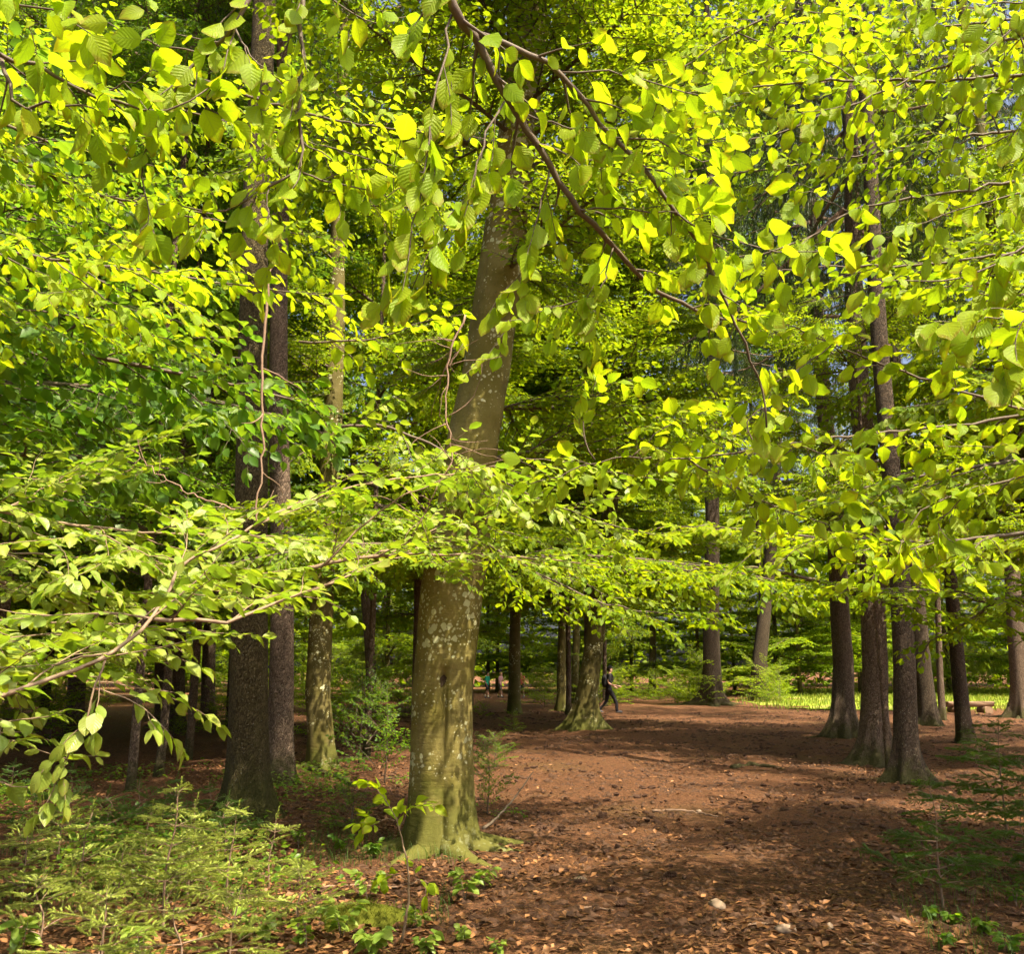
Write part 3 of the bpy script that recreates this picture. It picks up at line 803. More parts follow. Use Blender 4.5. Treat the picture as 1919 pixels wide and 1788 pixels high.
s21 = make_tree('pale-brown spruce peeking out behind the nearest slim spruce', 'spruce', (1740, 1360), [(1728, 1250), (1716, 1100), (1690, 800), (1668, 550)], 0.55, 22, M['spruce_bark_shaded'], 4, None, 31, (0.8, 0.4), 0.7)
conifer_boughs(s21, 12.0, 27, 30)
s22 = make_tree('slender dark trunk speckled with white lichen in front of the log bench', 'spruce', (1808, 1394), [(1795, 1250), (1783, 1100), (1755, 850), (1735, 600)], 0.345, 18, spruce_bark('lichen speckled bark', (0.07, 0.05, 0.035), (0.13, 0.09, 0.06), 0.5, 0.9), 3, None, 32, (0.7, 0.3), 0.3)
conifer_boughs(s22, 15.5, 27, 26)
s23 = make_tree('stout spruce at the right edge of the view with roots reaching the meadow', 'spruce', (1914, 1345), [(1905, 1200), (1890, 950), (1870, 650)], 0.62, 22, SB, 6, None, 33, (1.2, 0.5), 1.0)
conifer_boughs(s23, 8, 26, 34)
s24 = make_tree('furrowed brown trunk high among the bright leaves at the upper right', 'beech', (2005, 1425), [(1960, 1100), (1895, 650), (1850, 330), (1805, 20)], 0.50, 18, BD, 4, None, 34, (0.8, 0.35), 0.4)
beech_boughs(s24, 4, 14, 17, (0.9, 1.3), 'leaf_mid')
s25 = make_tree('thin far stem between the speckled trunk and the spruce group', 'spruce', (1768, 1350), [(1755, 1100), (1742, 800), (1730, 600)], 0.22, 18, SB, 2, None, 35, (0.5, 0.3), 0.0)
conifer_boughs(s25, 15.5, 27, 16)

# slender understorey beeches that carry the layered green foliage
UNDER = [(-5.2, 13.0, 14, .13, 'leaf_shaded', 2.6), (-7.2, 13, 11, .16, 'leaf_shaded', 2.4), (-9.6, 16, 12, .18, 'leaf_shaded', 2.6), (-6.0, 17.5, 12, .16, 'leaf_shaded', 2.8), (-2.0, 21, 13, .18, 'leaf_shaded', 3.2),
         (-12, 21, 13, .2, 'leaf_shaded', 2.6), (-8.5, 23, 13, .18, 'leaf_shaded', 2.6), (-15, 27, 14, .2, 'leaf_shaded', 2.0), (-2.75, 18, 11, .14, 'leaf_mid', 3.2), (6.45, 16.2, 9, .12, 'leaf_mid', 2.9), (7.6, 19.2, 12, .15, 'leaf_mid', 3.6), (12.7, 21, 14, .18, 'leaf_mid', 5.0), (11.2, 18.5, 13, .16, 'leaf_mid', 4.6),
         (2.2, 27, 13, .2, 'leaf_mid', 3.6), (10.8, 15.8, 10, .15, 'leaf_mid', 3.4), (-10.5, 11.5, 9, .15, 'leaf_mid', 2.0), (-19, 24, 14, .2, 'leaf_shaded', 2.0), (-22, 33, 15, .22, 'leaf_shaded', 1.8), (-12, 35, 15, .22, 'leaf_shaded', 2.2), (-3.5, 37, 15, .22, 'leaf_mid', 2.6), (4.2, 42, 15, .22, 'leaf_mid', 3.2), (2.0, 33, 14, .2, 'leaf_mid', 3.4),
         (-5.4, 14.5, 12, .14, 'leaf_shaded', 3.0), (-16, 19, 13, .2, 'leaf_shaded', 2.4), (-13, 14, 11, .18, 'leaf_shaded', 2.2), (-27, 30, 15, .22, 'leaf_shaded', 1.6)]
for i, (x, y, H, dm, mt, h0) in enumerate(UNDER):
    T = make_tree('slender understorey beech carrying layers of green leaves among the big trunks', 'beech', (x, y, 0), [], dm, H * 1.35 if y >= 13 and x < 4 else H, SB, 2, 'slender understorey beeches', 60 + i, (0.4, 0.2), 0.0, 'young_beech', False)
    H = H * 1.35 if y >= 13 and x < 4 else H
    beech_boughs(T, h0, H * .98, 14 if x > 4 and y < 30 else int(18 + H * 0.9), (0.75, 1.2) if y < 20 else (1.0, 1.5), 'leaf_mid' if y > 19 else mt, None, (-.05, .35))  # lighter leaf colour further back brightens the understorey in place of light
for i, (x, y) in enumerate([(2.35, 28), (-8.1, 27), (-14.5, 29), (-20.5, 31), (14.75, 54), (10.6, 48.5)]):
    T = make_tree('tall slender beech rising behind the big trunks', 'beech', (x, y, 0), [], .30, 38 if y > 40 else 32, M['spruce_bark_shaded'], 2, 'tall beeches behind the trunks', 240 + i, (0.4, 0.2), 0.0, 'tall_beech', False)
    beech_boughs(T, 19 if y > 40 else 9, 44 if y > 40 else 33, 30, (1.9, 2.4) if y > 40 else (1.2, 1.6), 'leaf_shaded' if i % 2 else 'leaf_mid')
# beeches outside the picture: first ones reach in, unseen rest added for shade
for i, (x, y, H, dm, n, az, h0, h1, lab) in enumerate([(7.2, 7.2, 11, .34, 11, (math.pi * .62, math.pi * 1.22), 2.6, 7.5, 'beech whose long dark limbs reach in over the slim spruces'),
                                            (-6.6, 6.6, 10, .30, 12, (-.4, .7), 2.1, 6.5, 'beech whose leafy layers reach in over the spruce seedlings'),
                                            (-5.8, 3.4, 9, .22, 4, (-.1, .9), 3.2, 5.0, 'beech whose bright boughs hang in along the upper left edge'),
                                            (14.5, 13, 17, .40, 14, (0, 6.28), 5.0, 16, 'tall beech out of view on the right beyond the speckled trunk'),
                                            (17, 21, 17, .40, 10, (0, 6.28), 6.0, 16, 'tall beech out of view on the right before the meadow'),
                                            (10.8, 8.2, 15, .34, 7, (1.6, 4.7), 7.5, 14, 'beech out of view on the right whose boughs dapple the middle path'),
                                            (7.4, 3.6, 10, .30, 13, (1.9, 4.2), 4.2, 8.5, 'beech out of view on the right whose boughs shade the near path')]):
    T = make_tree(lab, 'beech', (x, y, 0), [], dm, H, BD, 3, None, 90 + i, (0.4, 0.2), 0.3, None, False)
    beech_boughs(T, h0, h1, n, (.8, 1.1) if 6 < x < 9 and y < 5 else (1.0, 1.5), 'leaf_shaded' if x < 0 else 'leaf_mid', az, (-.02, .2))
# the wooded edge behind the clearing
rng = random.Random(77)
edge = []
for i in range(13):
    x = -40 + i * 6.6 + rng.uniform(-1.5, 1.5); y = 50 + rng.uniform(-2, 6) - (3 if x < 0 else -9 if x > 11 else 0)
    if -6 < x < 8: y += 17
    edge.append((x, y, 1))
for i in range(9):
    edge.append((-36 + i * 11 + rng.uniform(-2, 2), 66 + rng.uniform(-3, 5) + (6 if i > 4 else 0), 1))
for x, y in ((24, 64), (31, 66), (39, 64), (19, 66.5), (46, 67), (-8, 58), (-27, 57)):
    edge.append((x, y, 0))
for i, (x, y, bch) in enumerate(edge):
    if bch:
        T = make_tree('leafy beech in the wooded edge far behind the trunks', 'beech', (x, y, 0), [], .3, 16, BD, 2, 'far beeches at the wooded edge', 120 + i, (0.4, 0.2), 0.0, 'far_beech', False)
        beech_boughs(T, 0.9, 16, 34, (1.5, 2.3), 'leaf_mid', None, (-.1, .4))
    else:
        T = make_tree('drooping spruce in the sunny wooded edge behind the meadow', 'spruce', (x, y, 0), [], .4, 18, SB, 2, 'far spruces at the wooded edge', 160 + i, (0.4, 0.2), 0.0, 'far_spruce', False)
        conifer_boughs(T, 1.0, 18, 60, (1.5, 2.2), True)
# far wood that reads as one mass
rs = np.random.RandomState(9)
n = 85000
x = rs.uniform(-110, 110, n); y = rs.uniform(84, 104, n); hmax = 22 + 4 * np.sin(x * .13) + 3 * np.sin(x * .37 + 1)
z = hmax * rs.uniform(0, 1, n) ** 0.8
d = nrm(np.stack([rs.normal(0, 1, n), rs.normal(0, 1, n), rs.normal(-.3, .5, n)], -1)); nn = nrm(np.stack([rs.normal(0, .5, n), rs.normal(-.2, .5, n), np.ones(n)], -1))
R = frames(d, nn); s = rs.uniform(.5, 1.1, n)
V = np.array([(0, 0, 0), (.5, -.33, .05), (1, 0, 0), (.5, .33, .05)])
v = np.stack([x, y, z], -1)[:, None] + s[:, None, None] * np.einsum('nij,vj->nvi', R, V)
g = Geo(); g.add(v.reshape(-1, 3), np.arange(4 * n).reshape(-1, 4))
tag(link('far_wood', g.mesh('far_wood', [M['leaf_mid']]), None, None, 'stuff'), 'far wood of leafy trees closing off the view', 'wood')
#@@BRANCHES
# ------------------------------------------------------------------ overhanging branches close to the camera, leaf by leaf
LEAF_MESH = {}
def leaf_meshes(key):
    if key not in LEAF_MESH:
        L = []
        for V, F, UV in LEAF_HI:
            g = Geo(); g.add(V, F, 0, UV); L.append(g.mesh('leaf', [M[key]]))
        LEAF_MESH[key] = L
    return LEAF_MESH[key]
def near_branch(label, guides, seed, mat='leaf_near', most=300, name='beech_branch', twig='twig', group=None, **spec):
    """guides: list of (pixel/depth points, r0, r1, overrides); the first guide is the limb, the others its shoots"""
    rng = random.Random(seed)
    lines = []
    for pts, r0, r1, *ov in guides:
        p3, dd = [], 2.0
        for q in pts:
            if len(q) == 3: dd = q[2]
            p3.append(P(q[0], q[1], dd))
        L = sum(np.linalg.norm(np.array(p3[i + 1]) - p3[i]) for i in range(len(p3) - 1))
        ln = smooth_line(p3, max(10, int(L / 0.05)))
        w = np.array([[rng.gauss(0, 1) for _ in range(3)] for _ in range(len(ln))]) * 0.0035
        w[0] = 0
        lines.append((ln + w, r0, r1, {**spec, **(ov[0] if ov else {})}))
    base = lines[0][0][0]
    t = thing(name, label, 'branch', base, group)
    leaves = []
    for k, (ln, r0, r1, sp_) in enumerate(lines):
        tb, lv = grow(ln, r0, r1, rng, **sp_)
        leaves += lv
        g = Geo(); v, f = tube(tb[0][0] - base, tb[0][1], 8); g.add(v, f)
        o = link('limb' if k == 0 else 'shoot', g.mesh('limb', [M[twig]]), t)
        if len(tb) > 1:
            g = Geo(); tubes_geo([(a - base, r, s) for a, r, s in tb[1:]], g)
            link('twigs', g.mesh('twigs', [M[twig]]), o, None, 'stuff')
    pos = np.array([l[0] for l in leaves])
    ux, uy, dep = proj(pos)
    size = np.array([l[3] for l in leaves]) / dep
    vis = (ux > -20) & (ux < W0 + 20) & (uy > -20) & (uy < H0 + 20) & (dep > .3)
    order = np.argsort(-np.where(vis, size, -1))
    keep = set(order[:min(most, int(vis.sum()))].tolist())
    ms = leaf_meshes(mat)
    rest = []
    for i, (p, d, n, s) in enumerate(leaves):
        if i in keep:
            R = frames(np.array([d]), np.array([n]))[0]
            o = bpy.data.objects.new('leaf', ms[rng.randrange(len(ms))]); COL.objects.link(o); o.parent = t
            m = Matrix([[*(R[r] * s), p[r] - base[r]] for r in range(3)] + [[0, 0, 0, 1]])
            o.matrix_basis = m
        else:
            rest.append((p - base, d, n, s))
    if rest:
        g = Geo(); leaves_geo(rest, LEAF_HI if dep.mean() < 3.0 else LEAF_LO, g, 0, rng)
        link('foliage', g.mesh('foliage', [M[mat]]), t, None, 'stuff')
    return t

HANG = dict(sp_=0.082, ln=(0.18, 0.10), ang=(0.6, 1.2), leaf_sp=0.038, ll=0.077, droop=(0.25, 1.2), sub=False, flat=0.38, sag=0.3, up=nrm(np.array((0.25, 0.38, 0.9))))
near_branch('long dark beech branch slanting down from the top centre with hanging leaves', [
    ([(825, -90, 2.0), (850, 10), (890, 75, 2.08), (940, 165, 2.15), (985, 240, 2.2), (1030, 310, 2.25), (1085, 390, 2.3), (1150, 460, 2.4), (1215, 530, 2.5), (1300, 580, 2.65), (1400, 605, 2.8)], .0135, .004, {'own': False, 'sp_': .11}),
    ([(893, 62, 2.08), (960, 85), (1050, 135, 2.15), (1120, 220, 2.2), (1200, 310, 2.25), (1260, 390, 2.3), (1310, 460, 2.35), (1355, 560, 2.4), (1400, 660, 2.45), (1430, 745, 2.5), (1440, 800, 2.5)], .0085, .0025, {'own': False, 'sp_': .10}),
    ([(945, 190, 2.15), (905, 270, 2.12), (888, 340, 2.1), (850, 410), (800, 480), (775, 545)], .0032, .0012),
    ([(848, 25, 2.02), (832, 110, 2.0), (808, 220, 1.98), (795, 320), (772, 430, 2.0), (755, 540)], .0034, .0012),
    ([(1050, 135, 2.15), (1160, 136), (1240, 160), (1310, 178)], .003, .0012),
    ([(1090, 395, 2.3), (1150, 390), (1230, 398), (1330, 402)], .003, .0012),
    ([(1155, 258, 2.22), (1240, 268), (1310, 300), (1372, 292)], .003, .0012),
    ([(990, 215, 2.2), (1050, 235), (1130, 268), (1180, 300)], .0028, .0012),
    ([(1030, 315, 2.25), (1010, 400), (985, 480), (950, 560)], .003, .0012),
    ([(1150, 460, 2.4), (1130, 530), (1090, 590)], .0026, .0012),
    ([(1260, 392, 2.3), (1340, 440), (1450, 470), (1560, 470)], .003, .0012),
], 1, **HANG)
near_branch('shaded beech branch entering the top left corner with olive leaves', [
    ([(492, -60, 1.95), (462, 8), (440, 50), (395, 95, 2.0), (345, 140), (322, 185), (285, 245), (266, 300)], .007, .0015),
    ([(395, 96, 2.0), (320, 84), (250, 70), (200, 40)], .003, .0012),
    ([(440, 52, 2.0), (480, 110), (530, 160)], .003, .0012),
    ([(266, 300, 2.0), (262, 340), (280, 400), (260, 450)], .002, .001),
    ([(560, -60, 2.1), (640, 10), (700, 40), (760, 30)], .003, .001),
], 2, **HANG)
near_branch('brown twig with dark olive leaves pushing in from the upper left edge', [
    ([(-90, 40, 1.85), (0, 105), (70, 120, 1.9), (130, 155), (200, 185), (300, 206), (345, 200), (392, 165)], .007, .0015),
    ([(2, 108, 1.87), (18, 150), (38, 192), (130, 195), (215, 212)], .0055, .0012),
    ([(195, 170, 1.9), (250, 155), (295, 132)], .002, .001),
    ([(-60, -40, 1.8), (40, 10), (110, 20), (170, 60)], .004, .0012),
], 3, **HANG)
near_branch('dark twig dropping from the top edge then curving to a sickle', [
    ([(568, -60, 2.1), (563, 50), (565, 120), (558, 200), (568, 265), (562, 320), (505, 350), (450, 385), (400, 396), (340, 388)], .0068, .002),
    ([(562, 322, 2.1), (640, 345), (720, 362), (770, 350)], .003, .001),
    ([(505, 352, 2.1), (500, 420), (520, 480)], .002, .001),
    ([(568, 265, 2.1), (620, 300), (680, 330)], .002, .001),
], 4, **HANG)
SUNNY = dict(sp_=0.085, ln=(0.32, 0.17), ang=(0.6, 1.1), leaf_sp=0.032, ll=0.072, droop=(0.05, 0.7), sub=False, flat=0.4, sag=0.2, up=nrm(np.array((0.15, 0.38, 0.92))))
near_branch('brilliantly sunlit beech branch running level across the upper right', [
    ([(2060, 110, 3.1), (1919, 138), (1750, 150), (1600, 150, 3.2), (1450, 160), (1300, 172, 3.3), (1190, 190)], .008, .002),
    ([(2040, 60, 3.0), (1860, 75), (1800, 110), (1730, 135), (1640, 175), (1500, 235), (1400, 262), (1340, 256)], .007, .002),
    ([(1640, 175, 3.1), (1560, 120), (1500, 95), (1420, 90)], .003, .001),
    ([(1450, 160, 3.2), (1370, 200), (1290, 215)], .003, .001),
], 5, **SUNNY)
near_branch('bright leaf clusters of a beech shoot in the top right corner', [
    ([(2080, -60, 2.5), (1960, 10), (1900, 50), (1850, 95), (1810, 150)], .006, .0015),
    ([(1960, 10, 2.5), (1880, 5), (1800, 15), (1720, 20)], .003, .001),
    ([(1900, 50, 2.5), (1935, 120), (1930, 190), (1905, 250)], .003, .001),
], 6, **HANG)
near_branch('thin beech bough climbing across the dark spruces near the top right', [
    ([(1600, -60, 4.0), (1470, 15), (1380, 60), (1300, 112), (1220, 160)], .009, .002),
    ([(1470, 15, 4.0), (1560, 25), (1640, 40)], .004, .001),
    ([(1380, 60, 4.0), (1470, 95), (1560, 90), (1650, 100)], .004, .001),
], 7, **SUNNY)
near_branch('sunlit beech branch below the level one at the right edge', [
    ([(2060, 310, 2.7), (1919, 335), (1800, 360), (1690, 374), (1590, 396), (1510, 448), (1400, 478), (1300, 470)], .0065, .0016),
    ([(2060, 340, 2.5), (1919, 362), (1800, 392), (1720, 420), (1640, 440)], .004, .001),
    ([(2020, 400, 2.4), (1919, 462), (1850, 505), (1760, 526), (1690, 524), (1620, 545)], .005, .001),
    ([(1590, 396, 2.7), (1540, 370), (1480, 350)], .002, .001),
], 8, **HANG)
near_branch('beech shoot with big drooping leaves halfway up the right edge', [
    ([(2060, 540, 2.1), (1919, 585), (1850, 598), (1790, 618)], .004, .001),
    ([(1919, 585, 2.1), (1900, 640), (1880, 690)], .002, .001),
], 9, **HANG)
near_branch('diagonal row of glowing leaves sloping down to the right edge', [
    ([(2080, 810, 2.9), (1919, 768), (1830, 742), (1750, 715), (1650, 680), (1560, 645), (1480, 610, 2.8), (1380, 565)], .006, .0016),
    ([(1560, 645, 2.85), (1500, 690), (1440, 720), (1390, 760)], .002, .001),
], 10, **{**SUNNY, 'ln': (0.13, 0.08), 'leaf_sp': 0.033})
near_branch('glowing beech branch with leaf clusters right of the large trunk', [
    ([(2080, 740, 3.2), (1850, 790), (1640, 812), (1480, 832, 3.1), (1420, 845), (1290, 860), (1180, 856), (1105, 868), (1050, 892), (990, 910)], .007, .0016),
    ([(1115, 862, 3.1), (1092, 805), (1110, 755), (1142, 722)], .003, .001),
    ([(1290, 861, 3.1), (1330, 885), (1400, 925), (1500, 966), (1600, 1000), (1665, 1018)], .004, .001),
    ([(1185, 856, 3.1), (1230, 812), (1285, 785)], .003, .001),
    ([(1480, 832, 3.1), (1540, 850), (1620, 862)], .003, .001),
    ([(1420, 845, 3.1), (1400, 790), (1440, 760), (1500, 770)], .003, .001),
], 11, **{**SUNNY, 'ln': (0.22, 0.12)})
near_branch('upright leaf tufts on a twig in front of the spruce group', [
    ([(2060, 860, 3.1), (1919, 892), (1810, 922), (1730, 955), (1695, 1010), (1720, 1065)], .006, .0015),
    ([(1810, 922, 3.1), (1760, 985), (1800, 1030)], .003, .001),
    ([(2060, 830, 3.3), (1900, 838), (1780, 836), (1690, 830)], .003, .001),
], 12, **{**SUNNY, 'ln': (0.2, 0.12)})
LAYER = dict(sp_=0.11, ln=(0.75, 0.30), ang=(0.6, 1.05), leaf_sp=0.034, ll=0.064, droop=(-0.05, 0.30), sub=True, flat=0.22, sag=0.1, up=nrm(np.array((0.1, 0.05, 1.0))))
near_branch('pale crooked beech branch reaching across the lower left with rounded leaves', [
    ([(-130, 1345, 2.45), (20, 1300, 2.5), (120, 1262, 2.58), (205, 1225, 2.65), (285, 1160, 2.75), (340, 1060, 2.85), (400, 1030, 2.9), (480, 985, 3.0), (560, 945, 3.1), (650, 915, 3.2), (760, 897, 3.3), (860, 886, 3.4)], .0068, .003, {'sp_': .13}),
    ([(285, 1160, 2.75), (360, 1164), (430, 1165, 2.8), (520, 1130, 2.9), (600, 1100, 3.0), (680, 1068, 3.1), (760, 1040)], .0068, .002, {'sp_': .13}),
    ([(200, 1228, 2.65), (178, 1290, 2.6), (160, 1350), (130, 1410), (100, 1470), (92, 1505)], .0035, .0012, {'ln': (.16, .12), 'sp_': .08}),
    ([(180, 1288, 2.6), (240, 1312), (290, 1350), (322, 1386)], .002, .001, {'ln': (.10, .06)}),
    ([(600, 1065, 3.2), (680, 985), (740, 938), (850, 890)], .005, .0015, {'sp_': .25, 'ln': (.25, .15)}),
    ([(205, 1225, 2.65), (120, 1240), (40, 1272), (-40, 1295)], .004, .001, {'ln': (.4, .2)}),
    ([(-120, 1330, 2.8), (-20, 1345), (60, 1350), (120, 1330)], .004, .001, {'ln': (.25, .15)}),
    ([(-100, 1215, 3.0), (40, 1195), (180, 1185), (300, 1215)], .004, .001, {'ln': (.4, .2)}),
    ([(285, 1160, 2.75), (180, 1150), (60, 1152), (-40, 1140)], .004, .001, {'ln': (.3, .15)}),
], 13, mat='leaf_layer', twig='twig_pale', **{**LAYER, 'sp_': .10, 'ln': (0.42, 0.24), 'droop': (0.0, 0.6)})
near_branch('broad flat beech bough forming a bright leaf layer along the left edge', [
    ([(-160, 930, 3.6), (0, 960), (150, 985), (320, 1000), (450, 1002), (580, 1012)], .009, .002),
    ([(0, 960, 3.6), (120, 900, 4.0), (260, 880, 4.3)], .004, .001),
    ([(150, 985, 3.6), (280, 1040, 3.3), (420, 1060, 3.2)], .004, .001),
], 14, mat='leaf_layer', twig='twig_pale', **LAYER)
near_branch('lower leaf layer of a beech bough over the dark spruces on the left', [
    ([(-160, 1070, 3.8), (60, 1100), (200, 1112), (350, 1108), (480, 1112), (600, 1120)], .008, .002),
    ([(-120, 1180, 3.2), (20, 1200), (140, 1215), (260, 1230)], .005, .001, {'ln': (.4, .2)}),
], 15, mat='leaf_layer', twig='twig_pale', **LAYER)
near_branch('sunlit bough of flat leaves in front of the tall algae-green spruce', [
    ([(-170, 425, 3.2), (0, 468), (100, 486), (220, 500), (350, 520, 3.5), (480, 538), (640, 560)], .009, .002),
    ([(100, 486, 3.3), (200, 560, 3.2), (280, 590)], .004, .001),
], 16, **{**LAYER, 'ln': (.5, .25), 'droop': (.05, .7)})
near_branch('bright upper left bough whose leaf rows step down to the right', [
    ([(-150, 225, 3.7), (0, 288), (80, 322), (180, 362), (280, 382), (400, 400)], .011, .003),
    ([(0, 288, 3.7), (100, 262), (200, 285), (330, 320)], .004, .001),
], 17, **{**LAYER, 'ln': (.45, .2), 'droop': (.05, .7)})
near_branch('shining leaf row crossing left of the long dark branch', [
    ([(380, 150, 4.0), (480, 185), (600, 218), (720, 240), (850, 250), (930, 262)], .009, .002),
], 18, **{**LAYER, 'ln': (.5, .25), 'droop': (.05, .7)})
near_branch('level leaf layer sweeping in front of the large beech stem', [
    ([(560, 1075, 4.4), (620, 1055), (700, 1042), (850, 1040), (980, 1046), (1120, 1058)], .011, .002),
    ([(700, 1042, 4.4), (820, 990, 4.8), (960, 960, 5.0), (1100, 950)], .005, .001),
], 19, mat='leaf_layer', twig='twig_pale', **{**LAYER, 'ln': (.42, .28)})
near_branch('leaf layer stretching from the large beech to the glowing branch', [
    ([(640, 800, 4.4), (720, 800), (800, 830), (900, 880), (1000, 930), (1130, 980), (1260, 1010)], .008, .002),
    ([(900, 880, 4.4), (1010, 860), (1120, 880), (1240, 900)], .004, .001),
], 20, mat='leaf_layer', **{**LAYER, 'ln': (.5, .25)})
near_branch('wide beech layer hanging before the reddish spruces', [
    ([(2120, 990, 4.8), (1919, 1000), (1750, 1015), (1600, 1010), (1450, 1000), (1300, 985), (1180, 1000)], .013, .002),
], 21, **{**LAYER, 'ln': (.8, .35)})
near_branch('dark sagging limb arching across in front of the spruce group', [
    ([(2130, 1105, 6.6), (1919, 1122), (1850, 1126), (1780, 1112), (1700, 1106), (1600, 1106), (1520, 1086), (1440, 1068), (1360, 1062), (1280, 1070)], .030, .006, {'bare': .0}),
    ([(1600, 1106, 6.6), (1680, 1120), (1780, 1150), (1860, 1165)], .008, .002),
], 22, mat='leaf_mid', **{**LAYER, 'ln': (.8, .4), 'sp_': .16})
near_branch('shaded beech spray hanging low between the large beech and the leaning one', [
    ([(900, 1010, 6.5), (960, 1050), (1040, 1090), (1130, 1130), (1240, 1150), (1330, 1160)], .012, .003),
    ([(960, 1050, 6.5), (1080, 1060), (1200, 1070), (1320, 1080)], .006, .001),
], 23, mat='leaf_mid', **{**LAYER, 'ln': (.8, .35), 'sp_': .15})
near_branch('leafy beech twig hanging beside the upper stem of the large beech', [
    ([(560, 640, 3.8), (640, 640), (720, 630), (800, 600), (870, 590)], .006, .001),
    ([(1100, 560, 3.6), (1020, 580), (960, 610), (900, 680)], .004, .001),
], 25, **{**SUNNY, 'ln': (.25, .14)})
near_branch('dense leaf sprays at the left edge under the pale crooked branch', [
    ([(-160, 1250, 3.0), (0, 1255), (120, 1268), (240, 1285), (330, 1300)], .006, .001),
    ([(-160, 1165, 3.2), (20, 1160), (180, 1168), (320, 1178), (430, 1186)], .006, .001),
    ([(-100, 1375, 2.8), (0, 1385), (70, 1400), (120, 1425)], .004, .001, {'ln': (.28, .16)}),
    ([(-100, 1460, 2.7), (-10, 1470), (50, 1475)], .004, .001, {'ln': (.22, .14)}),
    ([(-160, 1030, 3.4), (40, 1035), (200, 1050), (330, 1060)], .006, .001),
], 26, mat='leaf_layer', twig='twig_pale', **{**LAYER, 'ln': (.45, .25)})
near_branch('thick leafy boughs closing the upper left in front of the tall spruce', [
    ([(-170, 320, 4.2), (100, 355), (300, 395), (480, 425), (640, 450)], .010, .002),
    ([(-170, 110, 4.5), (120, 150), (340, 205), (540, 255), (700, 300), (820, 330)], .010, .002),
    ([(-170, 560, 4.4), (60, 580), (220, 610), (380, 650)], .008, .002),
], 27, mat='leaf_mid', **{**LAYER, 'ln': (.65, .35), 'droop': (.0, .5)})
near_branch('leafy boughs closing the upper right in front of the slim spruce tops', [
    ([(2120, 455, 4.3), (1900, 475), (1700, 498), (1550, 500), (1420, 510), (1300, 500)], .010, .002),
    ([(2120, 235, 4.5), (1850, 250), (1650, 285), (1480, 310), (1340, 330), (1220, 340)], .010, .002),
    ([(2120, 590, 4.8), (1930, 600), (1800, 620), (1720, 640)], .008, .002),
    ([(2120, 20, 4.6), (1850, 40), (1650, 60), (1450, 40), (1300, 30)], .009, .002),
    ([(1900, -60, 4.2), (1700, -10), (1560, 10), (1420, -10)], .008, .002),
], 28, mat='leaf_mid', **{**LAYER, 'ln': (.6, .32), 'droop': (.0, .6)})
def dead_twig(label, pts, r0, r1, seed, n=7, L=(.08, .25)):
    rng = random.Random(seed)
    p3, dd = [], 3.
    for q in pts:
        if len(q) == 3: dd = q[2]
        p3.append(P(q[0], q[1], dd))
    ln = smooth_line(p3, 26); ln[1:] += np.array([[rng.gauss(0, .004) for _ in range(3)] for _ in range(25)])
    base = ln[0]
    t = thing('dead_twig', label, 'twig', base)
    g = Geo(); v, f = tube(ln - base, np.linspace(r0, r1, 26), 6); g.add(v, f); link('stem', g.mesh('stem', [M['dead_twig']]), t)
    for i in range(n):
        k = rng.randrange(3, 25); d = nrm(np.array([rng.gauss(0, 1), rng.gauss(0, .5), rng.gauss(0, .7)]))
        tw = twig_path(ln[k], d, rng.uniform(*L), rng, UP, .1, 6, .25)
        g = Geo(); v, f = tube(tw - base, np.linspace(r1 * 1.1, .0008, 7), 4); g.add(v, f); link('side_twig', g.mesh('side_twig', [M['dead_twig']]), t)
dead_twig('long bare twig hanging in front of the algae-green spruce', [(512, 470, 3.1), (500, 570), (490, 700), (492, 860), (478, 990)], .006, .003, 1, 4)
dead_twig('tangled pale dead twigs hanging before the large beech stem', [(872, 590, 3.4), (850, 640), (842, 700), (836, 780), (850, 850), (828, 900), (770, 1010)], .0045, .002, 2, 26, (.1, .35))
dead_twig('bare thorny twig jutting up over the lower left leaf layer', [(440, 955, 3.0), (400, 940), (340, 915), (290, 880), (245, 842)], .0035, .0015, 3, 7, (.04, .09))
#@@FLOOR
# ------------------------------------------------------------------ forest floor
def path_free(x, y):
    """1 on the trodden needle path, 0 at its leafy borders"""
    c = 1.3 + 0.06 * (y - 5); w = 1.5 + 0.16 * np.clip(y - 5, 0, 30)
    return np.exp(-((x - c) / w) ** 4)
rs = np.random.RandomState(21)
n = 46000
u = rs.uniform(0, 1, n); y = 4.3 * (17 / 4.3) ** (u ** 1.0); x = rs.uniform(-0.72, 0.72, n) * (y + .5)
dens = (1 - 0.72 * path_free(x, y) * np.clip((y - 4.5) / 2.2, 0, 1)) * (0.55 + .45 * np.sin(x * 2.1 + 1) * np.sin(y * 1.7))
k = rs.uniform(0, 1, n) < dens
x, y = x[k], y[k]; n = len(x)
a = rs.uniform(0, 6.28, n); tilt = rs.normal(0, .28, (n, 2)); size = rs.uniform(.035, .075, n)
z = gz(x, y) + rs.uniform(.004, .03, n)
d = nrm(np.stack([np.cos(a), np.sin(a), rs.normal(.0, .25, n)], -1)); nn = nrm(np.stack([tilt[:, 0], tilt[:, 1], np.ones(n)], -1))
R = frames(d, nn)
def dry_leaf(sd):
    r = random.Random(sd); c = r.uniform(.05, .35); q = r.uniform(-.2, .4)
    return np.array([(0, 0, 0), (.42, -.3, c * .5), (.45, 0, -.02), (1, 0, q * .4), (.42, .3, c * .5 + .05)]), [np.array([(0, 1, 2), (2, 1, 3), (0, 2, 4), (2, 3, 4)])]
DRY = [dry_leaf(i) for i in range(5)]
near_first = np.argsort(-size / y)
inv = (np.abs(x / y) < .55)
sel = [i for i in near_first if inv[i]][:300]
mset = np.zeros(n, bool); mset[sel] = True
g = Geo(); pick = rs.randint(0, 5, n)
